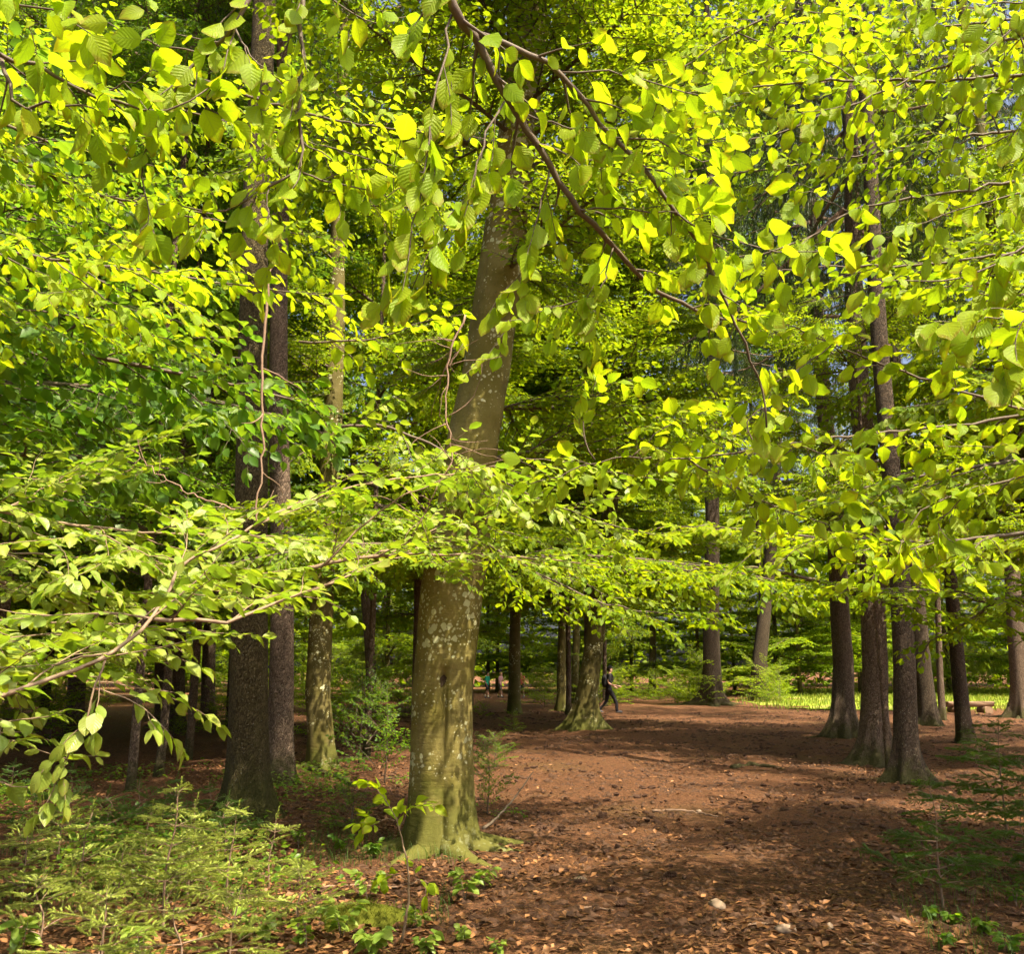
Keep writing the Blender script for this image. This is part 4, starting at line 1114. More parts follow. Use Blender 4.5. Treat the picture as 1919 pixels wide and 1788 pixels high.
for kk, (V, F) in enumerate(DRY):
    ix = np.where((pick == kk) & ~mset)[0]
    v = np.stack([x, y, z], -1)[ix][:, None] + size[ix][:, None, None] * np.einsum('nij,vj->nvi', R[ix], V)
    g.add(v.reshape(-1, 3), [(f[None] + (np.arange(len(ix)) * len(V))[:, None, None]).reshape(-1, 3) for f in F])
tag(link('leaf_litter', g.mesh('leaf_litter', [M['litter']]), ground, None, 'stuff'), 'layer of brown fallen beech leaves on the ground', 'leaf litter')
del ground.children[0]['category']
dm = []
for V, F in DRY:
    g = Geo(); g.add(V, F); dm.append(g.mesh('fallen_leaf', [M['litter']]))
for i in sel:
    o = bpy.data.objects.new('fallen_leaf', dm[pick[i]]); COL.objects.link(o); o.parent = ground
    o.matrix_basis = Matrix([[*(R[i][r] * size[i]), (x[i], y[i], z[i])[r]] for r in range(3)] + [[0, 0, 0, 1]])
# needles and twig bits on the trodden path
n = 36000
u = rs.uniform(0, 1, n); y = 4.3 * (24 / 4.3) ** u; x = rs.uniform(-0.66, 0.66, n) * (y + .5); a = rs.uniform(0, 6.28, n)
L = rs.uniform(.012, .045, n); L[:1500] *= 2.6; w = rs.uniform(.0012, .0028, n)
c = np.stack([x, y, gz(x, y) + rs.uniform(.003, .014, n)], -1); d = np.stack([np.cos(a), np.sin(a), rs.normal(0, .12, n)], -1); sd_ = np.stack([-np.sin(a), np.cos(a), 0 * a], -1) * w[:, None]
v = np.stack([c - d * L[:, None] - sd_, c + d * L[:, None] - sd_, c + d * L[:, None] + sd_, c - d * L[:, None] + sd_], 1).reshape(-1, 3)
g = Geo(); g.add(v, np.arange(4 * n).reshape(-1, 4))
link('needle_litter', g.mesh('needle_litter', [M['litter']]), ground, None, 'stuff')
# bark chips and crumbs
n = 15000
u = rs.uniform(0, 1, n); y = 6 * (36 / 6) ** u; x = y * rs.uniform(-.30, .58, n); q = rs.uniform(.008, .03, n) * (1 + y / 22); a = rs.uniform(0, 6.28, n)
k = rs.uniform(0, 1, n) < (.35 + .65 * (np.sin(x * 1.3 + y * .4) * np.sin(y * 1.1 - x * .5) > -.1)); x, y, q, a = x[k], y[k], q[k], a[k]; n = len(x)
c = np.stack([x, y, gz(x, y)], -1); ex = np.stack([np.cos(a), np.sin(a), 0 * a], -1) * (q * rs.uniform(.7, 1.8, n))[:, None]; ey = np.stack([-np.sin(a), np.cos(a), 0 * a], -1) * (q * .7)[:, None]; ez = np.stack([0 * a, 0 * a, q * rs.uniform(.3, .9, n)], -1)
v = np.stack([c - ex - ey, c + ex - ey, c + ex + ey, c - ex + ey, c + ez + ex * .2], 1).reshape(-1, 3); o_ = np.arange(n)[:, None] * 5
g = Geo(); g.add(v, [np.concatenate([o_ + np.array([[i, (i + 1) % 4, 4]]) for i in range(4)])])
link('bark_crumbs', g.mesh('bark_crumbs', [M['crumb']], False), ground, None, 'stuff')
# cones
def cone_mesh(sd):
    r = random.Random(sd); nh, nt = 13, 10; L = 1.0
    V = []
    for i in range(nh):
        t = i / (nh - 1); rr = .19 * math.sin(math.pi * min(1, .12 + t * .88)) ** .7 * (1.0 + .22 * (1 if i % 2 else -1)) + .01
        for j in range(nt):
            aa = (j + .5 * (i % 2)) * 6.283 / nt
            q = rr * (1 + .12 * (1 if j % 2 else -1) * (1 if i % 2 else -1) + r.uniform(-.06, .06))
            V.append((t * L - .5, q * math.cos(aa), q * math.sin(aa)))
    F = [(i * nt + j, i * nt + (j + 1) % nt, (i + 1) * nt + (j + 1) % nt, (i + 1) * nt + j) for i in range(nh - 1) for j in range(nt)]
    g = Geo(); g.add(np.array(V), np.array(F)); return g.mesh('spruce_cone', [M['cone']], False)
CONES = [cone_mesh(i) for i in range(3)]
rng = random.Random(8); cnt = 0
while cnt < 250:
    px = rng.uniform(880, 1800); py = 1345 + 330 * rng.uniform(0, 1) ** 1.3
    if px > 1500 and py > 1560: continue
    p = ground_at(px, py)
    if p[1] > 22 or rng.random() > (.35 if py > 1560 else 1): continue
    for q in range(rng.choice((1, 1, 2, 3))):
        x_, y_ = p[0] + rng.uniform(-.15, .15) * q, p[1] + rng.uniform(-.2, .2) * q
        s_ = rng.uniform(.05, .115)
        o = link('spruce_cone', CONES[rng.randrange(3)], None, (x_, y_, float(gz(x_, y_)) + s_ * .17)); o.scale = (s_, s_ * 1.1, s_ * 1.1)
        o.rotation_euler = (rng.uniform(0, 6), rng.uniform(-.2, .2), rng.uniform(0, 6))
        tag(o, 'small dark spruce cone lying on the needle-covered path', 'cone', 'cones scattered over the path'); cnt += 1
# stones
def stone(label, px, py, s, sd, sq=(1, .75, .5)):
    r = random.Random(sd); p = ground_at(px, py)
    nh, nt = 8, 12; V = []
    for i in range(nh + 1):
        ph = math.pi * i / nh
        for j in range(nt):
            a = j * 6.283 / nt; q = 1 + .12 * math.sin(2 * a + sd) + .1 * math.sin(3 * a + 2 * ph + sd * 2) + r.uniform(-.05, .05)
            V.append((s * sq[0] * q * math.sin(ph) * math.cos(a), s * sq[1] * q * math.sin(ph) * math.sin(a), s * sq[2] * q * math.cos(ph)))
    F = [(i * nt + j, (i + 1) * nt + j, (i + 1) * nt + (j + 1) % nt, i * nt + (j + 1) % nt) for i in range(nh) for j in range(nt)]
    g = Geo(); g.add(np.array(V), np.array(F))
    o = link('stone', g.mesh('stone', [M['stone']]), None, (p[0], p[1], p[2] + s * .12)); o.rotation_euler = (0, 0, r.uniform(0, 3))
    tag(o, label, 'stone')
stone('flat grey stone half buried in the sunlit middle of the path', 1345, 1700, .075, 1, (1.2, .8, .45))
stone('rounded tan stone lying low in the front of the path', 1472, 1746, .060, 2)
stone('small upright pale stone beside the front leaf litter', 1556, 1742, .030, 3, (.7, .7, 1.0))
stone('pale stone in the dappled left border of the path', 1090, 1652, .06, 4, (1.6, .7, .35))
stone('little light stone on the middle of the path beyond the sticks', 1310, 1522, .04, 5)
def stick(label, pts, r0, r1, sd, mat='dead_twig', name='fallen_stick', lift=.4):
    r = random.Random(sd); p3 = []
    for q in pts:
        p = ground_at(q[0], q[1]); p[2] += r0 * lift + (q[2] if len(q) > 2 else 0); p3.append(p)
    ln = smooth_line(p3, 18); base = p3[0].copy(); ln[1:-1] += np.array([[r.gauss(0, r0 * .3) for _ in range(3)] for _ in range(16)])
    g = Geo(); v, f = tube(ln - base, np.linspace(r0, r1, 18), 7); g.add(v, f)
    return tag(link(name, g.mesh(name, [M[mat]]), None, base), label, 'stick' if name == 'fallen_stick' else 'root')
stick('dark surface root bulging from the path before the tight spruce group', [(1372, 1440), (1400, 1436), (1440, 1438), (1470, 1442)], .05, .02, 1, 'spruce_bark', 'surface_root', .1)
stick('pale stick lying across the middle of the path', [(1222, 1522), (1260, 1520), (1300, 1523), (1345, 1532)], .018, .008, 2)
stick('dead branch leaning up beside the large beech foot', [(905, 1555), (935, 1548, .1), (965, 1545, .28), (1000, 1545, .55)], .018, .006, 3, 'twig')
stick('log-like branch behind the dappled beech foot', [(572, 1440), (600, 1450), (640, 1462), (665, 1478)], .055, .03, 4, 'spruce_bark')
stick('thin twig in the dappled front left of the path', [(1085, 1705), (1110, 1702), (1150, 1708)], .008, .004, 5)
stick('bleached twig near the front stones', [(1395, 1736), (1440, 1734), (1490, 1735)], .010, .005, 6)
stick('crooked grey root crossing the left leaf litter', [(575, 1664), (600, 1667), (640, 1662), (700, 1664), (745, 1666)], .010, .006, 7, 'dead_twig', 'surface_root', 1.0)
stick('short bent stick in the leaves at the lower right', [(1585, 1762), (1600, 1772), (1640, 1770)], .008, .004, 8)

# young spruces: branch templates
YOUNG = []
for i in range(5):
    rng = random.Random(500 + i)
    x_ = np.linspace(0, .46, 9)
    main = np.stack([x_, .02 * np.sin(9 * x_ + i), .05 * x_ - .25 * x_ * x_], -1)
    gw, gn, gd = Geo(), Geo(), Geo()
    tubes_geo([(main, np.linspace(.0042, .0014, 9), 5)], gw)
    sdn = 1; twl = [(main[2:], .4)]
    for p, t, xx in sample(main, .042, .06, .3, rng):
        sdn = -sdn
        tw = twig_path(p, rot_about(t, UP, sdn * rng.uniform(.7, 1.0)) + UP * rng.uniform(-.1, .2), (.20 - .12 * xx) * rng.uniform(.6, 1.25), rng, UP, .12, 5, .06)
        tubes_geo([(tw, np.linspace(.0018, .0008, 6), 3)], gw)
        twl.append((tw, rng.uniform(.25, .6)))
        if rng.random() < .5:
            t2 = twig_path(tw[2], rot_about(t, UP, sdn * rng.uniform(.1, .5)), .07 * rng.uniform(.7, 1.3), rng, UP, .1, 3, .06); twl.append((t2, .1))
    for tw, frac in twl:
        k_ = max(1, int(len(tw) * frac))
        for gg in (gn, gd):
            if k_ >= 1: needle_strip(gg, tw[:k_ + 1], rng, .0014, .017, .0030, 1 if gg is gn else 0, 1.0)
            needle_strip(gg, tw[k_:], rng, .0007, .018, .0038, 0, .95)
    YOUNG.append((gw.mesh('young_branch', [M['dead_twig']]), gn.mesh('needles', [M['needle_young'], M['needle_mid']]), gd.mesh('needles', [M['needle_dark']])))
def young_spruce(label, px, py, h, seed, dark=False, group=None, spread=.55, whorl=.115, kind='spruce_sapling', el=(.0, .45)):
    rng = random.Random(seed); b = ground_at(px, py); h = h * (1.0 if dark else 1.25)
    t = thing(kind, label, 'sapling', b, group)
    st = smooth_line([(0, 0, -.03), (rng.uniform(-.02, .02), 0, h * .4), (rng.uniform(-.04, .04), 0, h * .75), (rng.uniform(-.05, .05), rng.uniform(-.03, .03), h)], 12)
    g = Geo(); v, f = tube(st, np.linspace(.006 + h * .006, .0018, 12), 6); g.add(v, f); link('stem', g.mesh('stem', [M['dead_twig']]), t)
    z_ = h * .22; a = rng.uniform(0, 6)
    while z_ < h:
        fr = z_ / h
        for q in range(rng.choice((3, 4, 5))):
            a += 6.283 / 4.3 + rng.uniform(-.3, .3)
            Lb = (spread * (1 - fr) ** .8 + .09) * rng.uniform(.6, 1.15)
            T = YOUNG[rng.randrange(5)]; s_ = Lb / .46
            i_ = fr * 11; p = st[int(i_)] + (st[min(11, int(i_) + 1)] - st[int(i_)]) * (i_ % 1)
            o = link('branch', T[0], t); o.location = p; o.scale = (s_, max(s_, .55), max(s_, .55))
            o.rotation_euler = (Matrix.Rotation(a, 3, 'Z') @ Matrix.Rotation(-rng.uniform(*el) - .5 * max(0, fr - .75), 3, 'Y') @ Matrix.Rotation(rng.uniform(-.4, .4), 3, 'X')).to_euler()
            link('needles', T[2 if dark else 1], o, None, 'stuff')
        z_ += whorl * rng.uniform(.7, 1.2)
    o = link('leader_shoot', YOUNG[0][0], t); o.location = st[-2]; o.scale = (.3, .4, .4); o.rotation_euler = (0, -1.5, 0)
    link('needles', YOUNG[0][2 if dark else 1], o, None, 'stuff')
young_spruce('tallest sunlit spruce seedling with a bare pale stem at the lower left', 306, 1752, .66, 1, False, None, .50)
for i, (px, py, h, lab) in enumerate([(40, 1690, .42, 'sunlit spruce seedling at the left edge below the rounded beech leaves'), (150, 1672, .44, 'bushy sunlit spruce seedling left of the tallest seedling'), (215, 1738, .34, 'low spruce seedling hugging the tallest seedling on its left'), (425, 1712, .50, 'bright spruce seedling right of the tallest seedling'),
                                      (505, 1668, .40, 'spruce seedling nearest the algae-green spruce'), (70, 1775, .30, 'small spruce seedling in the bottom left corner'), (190, 1815, .30, 'spruce seedling cut by the bottom edge at the left'), (430, 1808, .30, 'spruce seedling cut by the bottom edge below the bright seedling'), (560, 1745, .30, 'small spruce seedling beside the mossy stump'), (350, 1690, .52, 'spruce seedling close behind the tallest seedling'), (265, 1650, .40, 'half-shaded spruce seedling behind the bushy one'), (110, 1625, .42, 'half-shaded spruce seedling under the hanging rounded leaves'), (330, 1835, .26, 'spruce seedling at the bottom edge between two others')]):
    young_spruce(lab, px, py, h, 10 + i, False, None, rng.uniform(.36, .5))
for i in range(9):
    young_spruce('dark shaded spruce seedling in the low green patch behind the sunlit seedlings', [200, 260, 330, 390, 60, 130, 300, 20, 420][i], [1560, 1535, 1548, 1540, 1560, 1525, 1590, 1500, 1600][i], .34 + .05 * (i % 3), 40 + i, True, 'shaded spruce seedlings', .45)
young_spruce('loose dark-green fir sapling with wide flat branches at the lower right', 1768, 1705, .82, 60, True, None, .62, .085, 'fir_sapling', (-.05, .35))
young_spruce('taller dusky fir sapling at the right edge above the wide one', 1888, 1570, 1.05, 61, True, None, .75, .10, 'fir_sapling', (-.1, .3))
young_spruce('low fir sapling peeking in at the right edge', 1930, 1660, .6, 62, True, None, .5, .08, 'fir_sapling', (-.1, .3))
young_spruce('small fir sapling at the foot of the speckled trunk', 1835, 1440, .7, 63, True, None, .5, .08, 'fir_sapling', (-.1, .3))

# leafy shrubs
BUSH = []
for i in range(5):
    rng = random.Random(700 + i); L = rng.uniform(.8, 1.1); x_ = np.linspace(0, L, 9)
    main = np.stack([x_, .05 * np.sin(4 * x_ + i), -.10 * x_ * x_], -1)
    tb, lv = grow(main, .007, .002, rng, .075, (.38, .14), (.6, 1.0), .036, .062, (0, .5), UP, False, .12, .1, .1)
    gw, gl = Geo(), Geo(); tubes_geo(tb, gw); leaves_geo(lv, LEAF_LO, gl, 0, rng)
    BUSH.append((gw, gl))
SHRUB = []
for i in range(7):
    rng = random.Random(760 + i); gw, gl = Geo(), Geo()
    for k in range(24):
        a = rng.uniform(0, 6.283); fr = rng.uniform(0, 1); q = rng.uniform(.35, .65) * (1.15 - .5 * fr)
        Rm = Matrix.Rotation(a, 3, 'Z') @ Matrix.Rotation(-rng.uniform(.1, .9) - .3 * fr, 3, 'Y'); at_ = (rng.uniform(-.1, .1), rng.uniform(-.1, .1), .85 * fr ** 1.1 - .02)
        A, B = BUSH[rng.randrange(5)]; add_xf(gw, A, Rm * q, at_); add_xf(gl, B, Rm * q, at_)
    SHRUB.append({'w': gw.mesh('branches', [M['twig']]), 'leaf': gl.mesh('foliage', [M['leaf_mid']])})
def bush(label, base, h, n, seed, mat='leaf_mid', group=None, wide=1.0, name='shrub'):
    rng = random.Random(seed)
    t = thing(name, label, 'shrub', base, group)
    T = SHRUB[rng.randrange(7)]; rz = rng.uniform(0, 6.28)
    for nm, me, kd in (('branches', T['w'], None), ('foliage', T['leaf'], 'stuff')):
        o = link(nm, me, t, None, kd)
        if kd: paint(o, M[mat])
        o.scale = (h * wide, h * wide, h); o.rotation_euler = (0, 0, rz)
    st = smooth_line([(0, 0, -.05), (.03, 0, h * .5), (0, .02, h * .92)], 8)
    g = Geo(); v, f = tube(st, np.linspace(.006 + .005 * h, .003, 8), 6); g.add(v, f); link('stem', g.mesh('stem', [M['twig']]), t)
bush('dark leafy shrub growing close to the right of the large beech foot', ground_at(912, 1530), .85, 22, 1, 'leaf_shaded')
bush('low green shrub spreading right behind the large beech', ground_at(925, 1440), .6, 20, 2, 'leaf_shaded', None, 1.3)
bush('leafy shrub filling the gap left of the large beech', ground_at(720, 1470), 1.5, 26, 3, 'leaf_shaded')
bush('thin shrub between the dappled beech and the large beech', ground_at(672, 1430), 1.9, 24, 4, 'leaf_shaded')
bush('small shrub low in front of the leafy gap shrub', ground_at(655, 1555), .5, 16, 5, 'leaf_shaded', None, 1.4)
bush('green shrub in front of the slim trunk with the pale foot', ground_at(960, 1372), .6, 18, 6, 'leaf_mid', None, 1.3)
bush('low shrub left of the slim trunk with the pale foot', ground_at(905, 1345), .55, 22, 7, 'leaf_mid', None, 1.2)
bush('round bush at the foot of the far leaning spruce', ground_at(1462, 1318), 2.0, 26, 8, 'leaf_mid', None, 1.1)
for i, (px, py, h) in enumerate([(1150, 1318, 1.6), (1178, 1316, 1.8), (1205, 1318, 1.5), (1235, 1316, 1.7), (1265, 1318, 1.5), (1290, 1314, 1.4), (1020, 1326, 1.4), (1000, 1318, 1.8), (1375, 1306, 1.7), (1035, 1310, 2.0)]):
    bush('low bush in the row behind the walking man', ground_at(px, py), h, 22, 30 + i, 'leaf_mid', 'bushes behind the path end', 1.5)
rng = random.Random(4)
for i in range(34):
    y_ = rng.uniform(19, 44); x_ = y_ * rng.uniform(-.62, -.055)
    bush('leafy undergrowth bush in the shade behind the left trunks', (x_, y_, float(gz(x_, y_))), rng.uniform(.8, 2.0), 18, 50 + i, 'leaf_mid', 'undergrowth behind the left trunks', 1.5)
for i in range(20):
    x_ = rng.uniform(15, 60); y_ = 63 + rng.uniform(-1, 4)
    bush('bright bush at the rim of the sunny meadow', (x_, y_, float(gz(x_, y_))), rng.uniform(1.2, 2.6), 16, 90 + i, 'leaf_mid', 'bushes at the meadow rim', 1.6)
for i in range(26):
    x_ = rng.uniform(-34, 15); y_ = 45 + rng.uniform(-2, 5)
    if -2.6 < x_ < 1.8: y_ += 13
    bush('far bush below the wooded edge behind the path', (x_, y_, float(gz(x_, y_))), rng.uniform(1.4, 3.0), 18, 120 + i, 'leaf_mid', 'bushes below the wooded edge', 1.5)
# low ground cover on the shaded left
rs = np.random.RandomState(31); n = 9000
y = rs.uniform(6.8, 15, n); x = -y * rs.uniform(.17, .6, n)
k = (np.sin(x * 1.9 + 1) + np.sin(y * 1.3 + x) + rs.normal(0, .5, n)) > .35
x, y = x[k], y[k]; lv = []
r_ = random.Random(5)
for xi, yi in zip(x, y):
    a = r_.uniform(0, 6.28); lv.append((np.array((xi, yi, float(gz(xi, yi)) + r_.uniform(.02, .22))), np.array((math.cos(a), math.sin(a), r_.uniform(-.4, .2))), nrm(np.array((r_.gauss(0, .3), r_.gauss(0, .3), 1)))
               , r_.uniform(.035, .075)))
g = Geo(); leaves_geo(lv, LEAF_LO, g, 0, r_)
tag(link('ground_cover', g.mesh('ground_cover', [M['leaf_shaded']]), None, None, 'stuff'), 'low dark green leaves covering the shaded ground on the left', 'ground cover')
#@@HERBS
# ------------------------------------------------------------------ small leafy plants in front
near_branch('pale-stemmed beech sapling with bright top leaves standing before the large beech', [
    ([(752, 1768, 5.45), (764, 1700, 5.42), (766, 1640, 5.4), (755, 1580), (740, 1535), (722, 1500)], .0085, .0025, {'bare': .72, 'ln': (.12, .10), 'own': False}),
    ([(742, 1540, 5.4), (700, 1535), (668, 1545)], .002, .001, {'ln': (.10, .06)}),
    ([(748, 1556, 5.4), (770, 1515), (800, 1508)], .002, .001, {'ln': (.10, .06)}),
    ([(722, 1500, 5.4), (705, 1478), (692, 1472)], .002, .001, {'ln': (.10, .06)}),
    ([(766, 1660, 5.4), (785, 1650), (805, 1655)], .002, .001, {'ln': (.08, .06)}),
    ([(766, 1652, 5.4), (735, 1640), (712, 1650)], .002, .001, {'ln': (.08, .06)}),
], 40, name='beech_sapling', twig='twig_pale', sp_=.06, ln=(.1, .08), leaf_sp=.035, ll=.085, droop=(.1, .7), sub=False, flat=.4)
bpy.data.objects['beech_sapling']['category'] = 'sapling'
HL = leaf_meshes('herb')
def herb(label, px, py, h, nst, leaf, seed, group=None, spread=.5, name='leafy_plant', mat=None):
    rng = random.Random(seed); b = ground_at(px, py)
    t = thing(name, label, 'plant', b, group)
    for k in range(nst):
        a = rng.uniform(0, 6.283); ln = rng.uniform(.5, 1.1) * spread * h
        st = smooth_line([(0, 0, -.01), (math.cos(a) * ln * .4, math.sin(a) * ln * .4, h * .55), (math.cos(a) * ln, math.sin(a) * ln, h * rng.uniform(.75, 1.05))], 8)
        g = Geo(); v, f = tube(st, np.linspace(.003, .0012, 8), 4); g.add(v, f); link('stem', g.mesh('stem', [M['twig']]), t)
        pr = 0
        for i in (3, 4, 5, 6, 7):
            for q in ((0, 1) if i < 7 else (0, 1, 2)):
                pr += 1
                aa = a + (1 if q % 2 else -1) * rng.uniform(.7, 1.5) if q < 2 else a
                d = np.array([(math.cos(aa)), math.sin(aa), rng.uniform(-.35, .25)])
                R = frames(np.array([d]), np.array([nrm(np.array((rng.gauss(0, .3), rng.gauss(0, .3), 1)))]))[0]; s_ = leaf * rng.uniform(.6, 1.15)
                o = bpy.data.objects.new('leaf', HL[rng.randrange(len(HL))]); COL.objects.link(o); o.parent = t
                if mat: paint(o, mat)
                o.matrix_basis = Matrix([[*(R[r] * s_), st[i][r]] for r in range(3)] + [[0, 0, 0, 1]])
for i, (px, py, h, ns, lf, lab) in enumerate([
    (690, 1690, .20, 4, .085, 'glossy leafy plant growing from the mossy stump'), (870, 1690, .22, 4, .09, 'bright young beech plant right of the pale-stemmed sapling'), (905, 1668, .17, 2, .07, 'small beech plant close to the large beech foot'),
    (640, 1760, .20, 4, .08, 'broad-leaved plant in front of the mossy stump'), (575, 1782, .17, 3, .075, 'low broad-leaved plant left of the stump at the bottom'), (780, 1745, .12, 3, .06, 'small dark plant at the foot of the pale-stemmed sapling'),
    (700, 1800, .16, 4, .08, 'leafy plant cut by the bottom edge near the stump'), (480, 1770, .18, 3, .09, 'large-leaved plant between the bottom seedlings'), (265, 1795, .15, 3, .085, 'pale green plant at the bottom below the tallest seedling'), (40, 1800, .18, 3, .09, 'whitish-green plant in the bottom left corner'),
    (870, 1770, .08, 3, .05, 'tiny plant low in the litter right of the sapling'), (800, 1790, .10, 3, .06, 'tiny plant low in the litter at the bottom'), (935, 1790, .07, 2, .05, 'tiny plant in the litter left of the front path'),
    (1740, 1722, .10, 4, .075, 'dark leafy plant low in the litter before the wide fir sapling'), (1790, 1735, .10, 3, .07, 'green plant low beside the wide fir sapling'), (1850, 1755, .14, 4, .07, 'leafy plant near the bottom right corner'),
    (1770, 1778, .10, 3, .07, 'plant with folded leaves at the bottom right'), (1890, 1790, .18, 4, .07, 'pale-leaved plant in the bottom right corner'), (1905, 1700, .16, 4, .06, 'thin plant at the right edge below the fir saplings'),
    (640, 1600, .18, 4, .06, 'shaded plant low between the trunks left of the large beech'), (700, 1610, .16, 4, .06, 'shaded plant left of the large beech foot'), (560, 1590, .16, 4, .06, 'shaded plant right of the algae-green spruce foot'), (1720, 1475, .14, 3, .06, 'small green plant at the foot of the nearest slim spruce')]):
    herb(lab, px, py, h * (.7 if px > 1600 else 1), ns, lf * (.75 if px > 1600 else 1), 200 + i, mat=M['leaf_shaded'] if px > 1600 or py < 1620 else None)  # darker leaf colour stands in for shade on some plants
blades('forest_grass', 2600, (1.6, 4.2, 4.6, 9), .13, .0022, M['needle_dark'], 12, 'thin grass blades among the litter at the lower right', 'grass', lambda x, y: (x > 2.2 + .25 * (y - 5)) & (np.sin(3 * x) * np.sin(2.3 * y) > .0))
blades('forest_grass', 5200, (-4.6, -.4, 6.2, 9.6), .12, .0022, M['needle_dark'], 13, 'thin dark grass around the feet of the left trunks', 'grass', lambda x, y: (np.sin(2.2 * x + 1) * np.sin(1.9 * y) > -.1))
# mossy stump
b = ground_at(680, 1735)
g = Geo(); nh, nt = 9, 22; V = []; r_ = random.Random(6)
for i in range(nh):
    t_ = i / (nh - 1)
    for j in range(nt):
        a = j * 6.283 / nt; rr = .27 * (1 - .75 * t_ ** 3) * (1 + .16 * math.sin(3 * a + 1) + .10 * math.sin(5 * a) + r_.uniform(-.05, .05)) * (1.25 - .3 * t_)
        V.append((rr * math.cos(a), rr * .8 * math.sin(a), .15 * t_ ** .8 - .03 + r_.uniform(-.01, .01)))
V.append((0, 0, .13))
F4 = [(i * nt + j, i * nt + (j + 1) % nt, (i + 1) * nt + (j + 1) % nt, (i + 1) * nt + j) for i in range(nh - 1) for j in range(nt)]
F3 = [((nh - 1) * nt + j, (nh - 1) * nt + (j + 1) % nt, nh * nt) for j in range(nt)]
g.add(np.array(V), [np.array(F4), np.array(F3)])
st = thing('mossy_stump', 'low rotten stump padded with yellow-green moss at the lower left', 'stump', b)
link('stump', g.mesh('stump', [M['moss']]), st)
g = Geo(); VV = np.array(V)
for k in range(3600):
    i, j = r_.randrange(1, nh), r_.randrange(nt)
    p = VV[i * nt + j] * (1 - r_.random() * .25) + np.array([r_.uniform(-.03, .03) for _ in range(3)]); p[2] = max(p[2], -.01)
    d = nrm(np.array((p[0] + r_.gauss(0, .12), p[1] + r_.gauss(0, .12), .25 + r_.gauss(0, .1)))) * r_.uniform(.015, .035); w = np.array((r_.uniform(-1, 1), r_.uniform(-1, 1), 0)) * .003
    g.add(np.array([p - w, p + w, p + d]), np.array([(0, 1, 2)]))
link('moss', g.mesh('moss', [M['moss']]), st, None, 'stuff')

# ------------------------------------------------------------------ split-log bench by the meadow
b = ground_at(1818, 1338)
bt = thing('log_bench', 'rough split-log bench at the meadow edge behind the speckled trunk', 'bench', b, None, .12)
def log(L, r, flat, sd):
    r_ = random.Random(sd); nt, nl = 14, 9; V = []
    for i in range(nl):
        for j in range(nt):
            a = j * 6.283 / nt; q = r * (1 + r_.uniform(-.06, .06)); z_ = q * math.sin(a)
            V.append(((i / (nl - 1) - .5) * L, q * math.cos(a), min(z_, flat * r)))
    V += [(-L / 2, 0, 0), (L / 2, 0, 0)]
    F = [(i * nt + j, (i + 1) * nt + j, (i + 1) * nt + (j + 1) % nt, i * nt + (j + 1) % nt) for i in range(nl - 1) for j in range(nt)]
    C = [(nl * nt, j, (j + 1) % nt) for j in range(nt)] + [(nl * nt + 1, (nl - 1) * nt + (j + 1) % nt, (nl - 1) * nt + j) for j in range(nt)]
    g = Geo(); g.add(np.array(V), [np.array(F), np.array(C)]); return g.mesh('log', [M['wood']], False)
o = link('seat', log(1.9, .17, .25, 1), bt, (0, 0, .42))
for sx in (-.62, .62):
    o = link('support', log(.55, .17, .9, 2), bt, (sx, 0, .12)); o.rotation_euler = (0, 0, 1.57)

# ------------------------------------------------------------------ people
def ball(c, r, nt=14, nh=9):
    V = []
    for i in range(nh + 1):
        ph = math.pi * i / nh
        for j in range(nt):
            a = j * 6.283185 / nt; V.append((c[0] + r[0] * math.sin(ph) * math.cos(a), c[1] + r[1] * math.sin(ph) * math.sin(a), c[2] + r[2] * math.cos(ph)))
    return np.array(V), np.array([(i * nt + j, (i + 1) * nt + j, (i + 1) * nt + (j + 1) % nt, i * nt + (j + 1) % nt) for i in range(nh) for j in range(nt)])
def limb(g, pts, rad, sides=10):
    v, f = tube(smooth_line(pts, 4 * len(pts)), np.interp(np.linspace(0, 1, 4 * len(pts)), np.linspace(0, 1, len(rad)), rad), sides); g.add(v, f)
    for p, r in ((pts[0], rad[0]), (pts[-1], rad[-1])):
        g.add(*ball(p, (r, r, r), 10, 6))
def blend(name, g, mat, parent, vox):
    o = link(name, g.mesh(name, [mat]), parent)
    m = o.modifiers.new('remesh', 'REMESH'); m.mode = 'VOXEL'; m.voxel_size = vox; m.use_smooth_shade = True
    s_ = o.modifiers.new('smooth', 'SMOOTH'); s_.iterations = 4; s_.factor = .5
    return o
def torso(g, z0, z1, w0, w1, d, lean=0.0, n=10):
    """elliptical trunk of a body facing +X"""
    zs = np.linspace(z0, z1, n); nt = 18; V = []
    for i, z_ in enumerate(zs):
        t = i / (n - 1); hw = w0 + (w1 - w0) * t - .025 * math.sin(math.pi * t); dd = d * (1 - .12 * math.sin(math.pi * t))
        if t > .85: hw *= 1 - 2.2 * (t - .85); dd *= 1 - 1.5 * (t - .85)
        for j in range(nt):
            a = j * 6.283185 / nt; V.append((lean * t + dd * math.cos(a), hw * math.sin(a), z_))
    V += [(0, 0, z0), (lean, 0, z1)]
    F = [(i * nt + j, i * nt + (j + 1) % nt, (i + 1) * nt + (j + 1) % nt, (i + 1) * nt + j) for i in range(n - 1) for j in range(nt)]
    C = [(n * nt, (j + 1) % nt, j) for j in range(nt)] + [(n * nt + 1, (n - 1) * nt + j, (n - 1) * nt + (j + 1) % nt) for j in range(nt)]
    g.add(np.array(V), [np.array(F), np.array(C)])
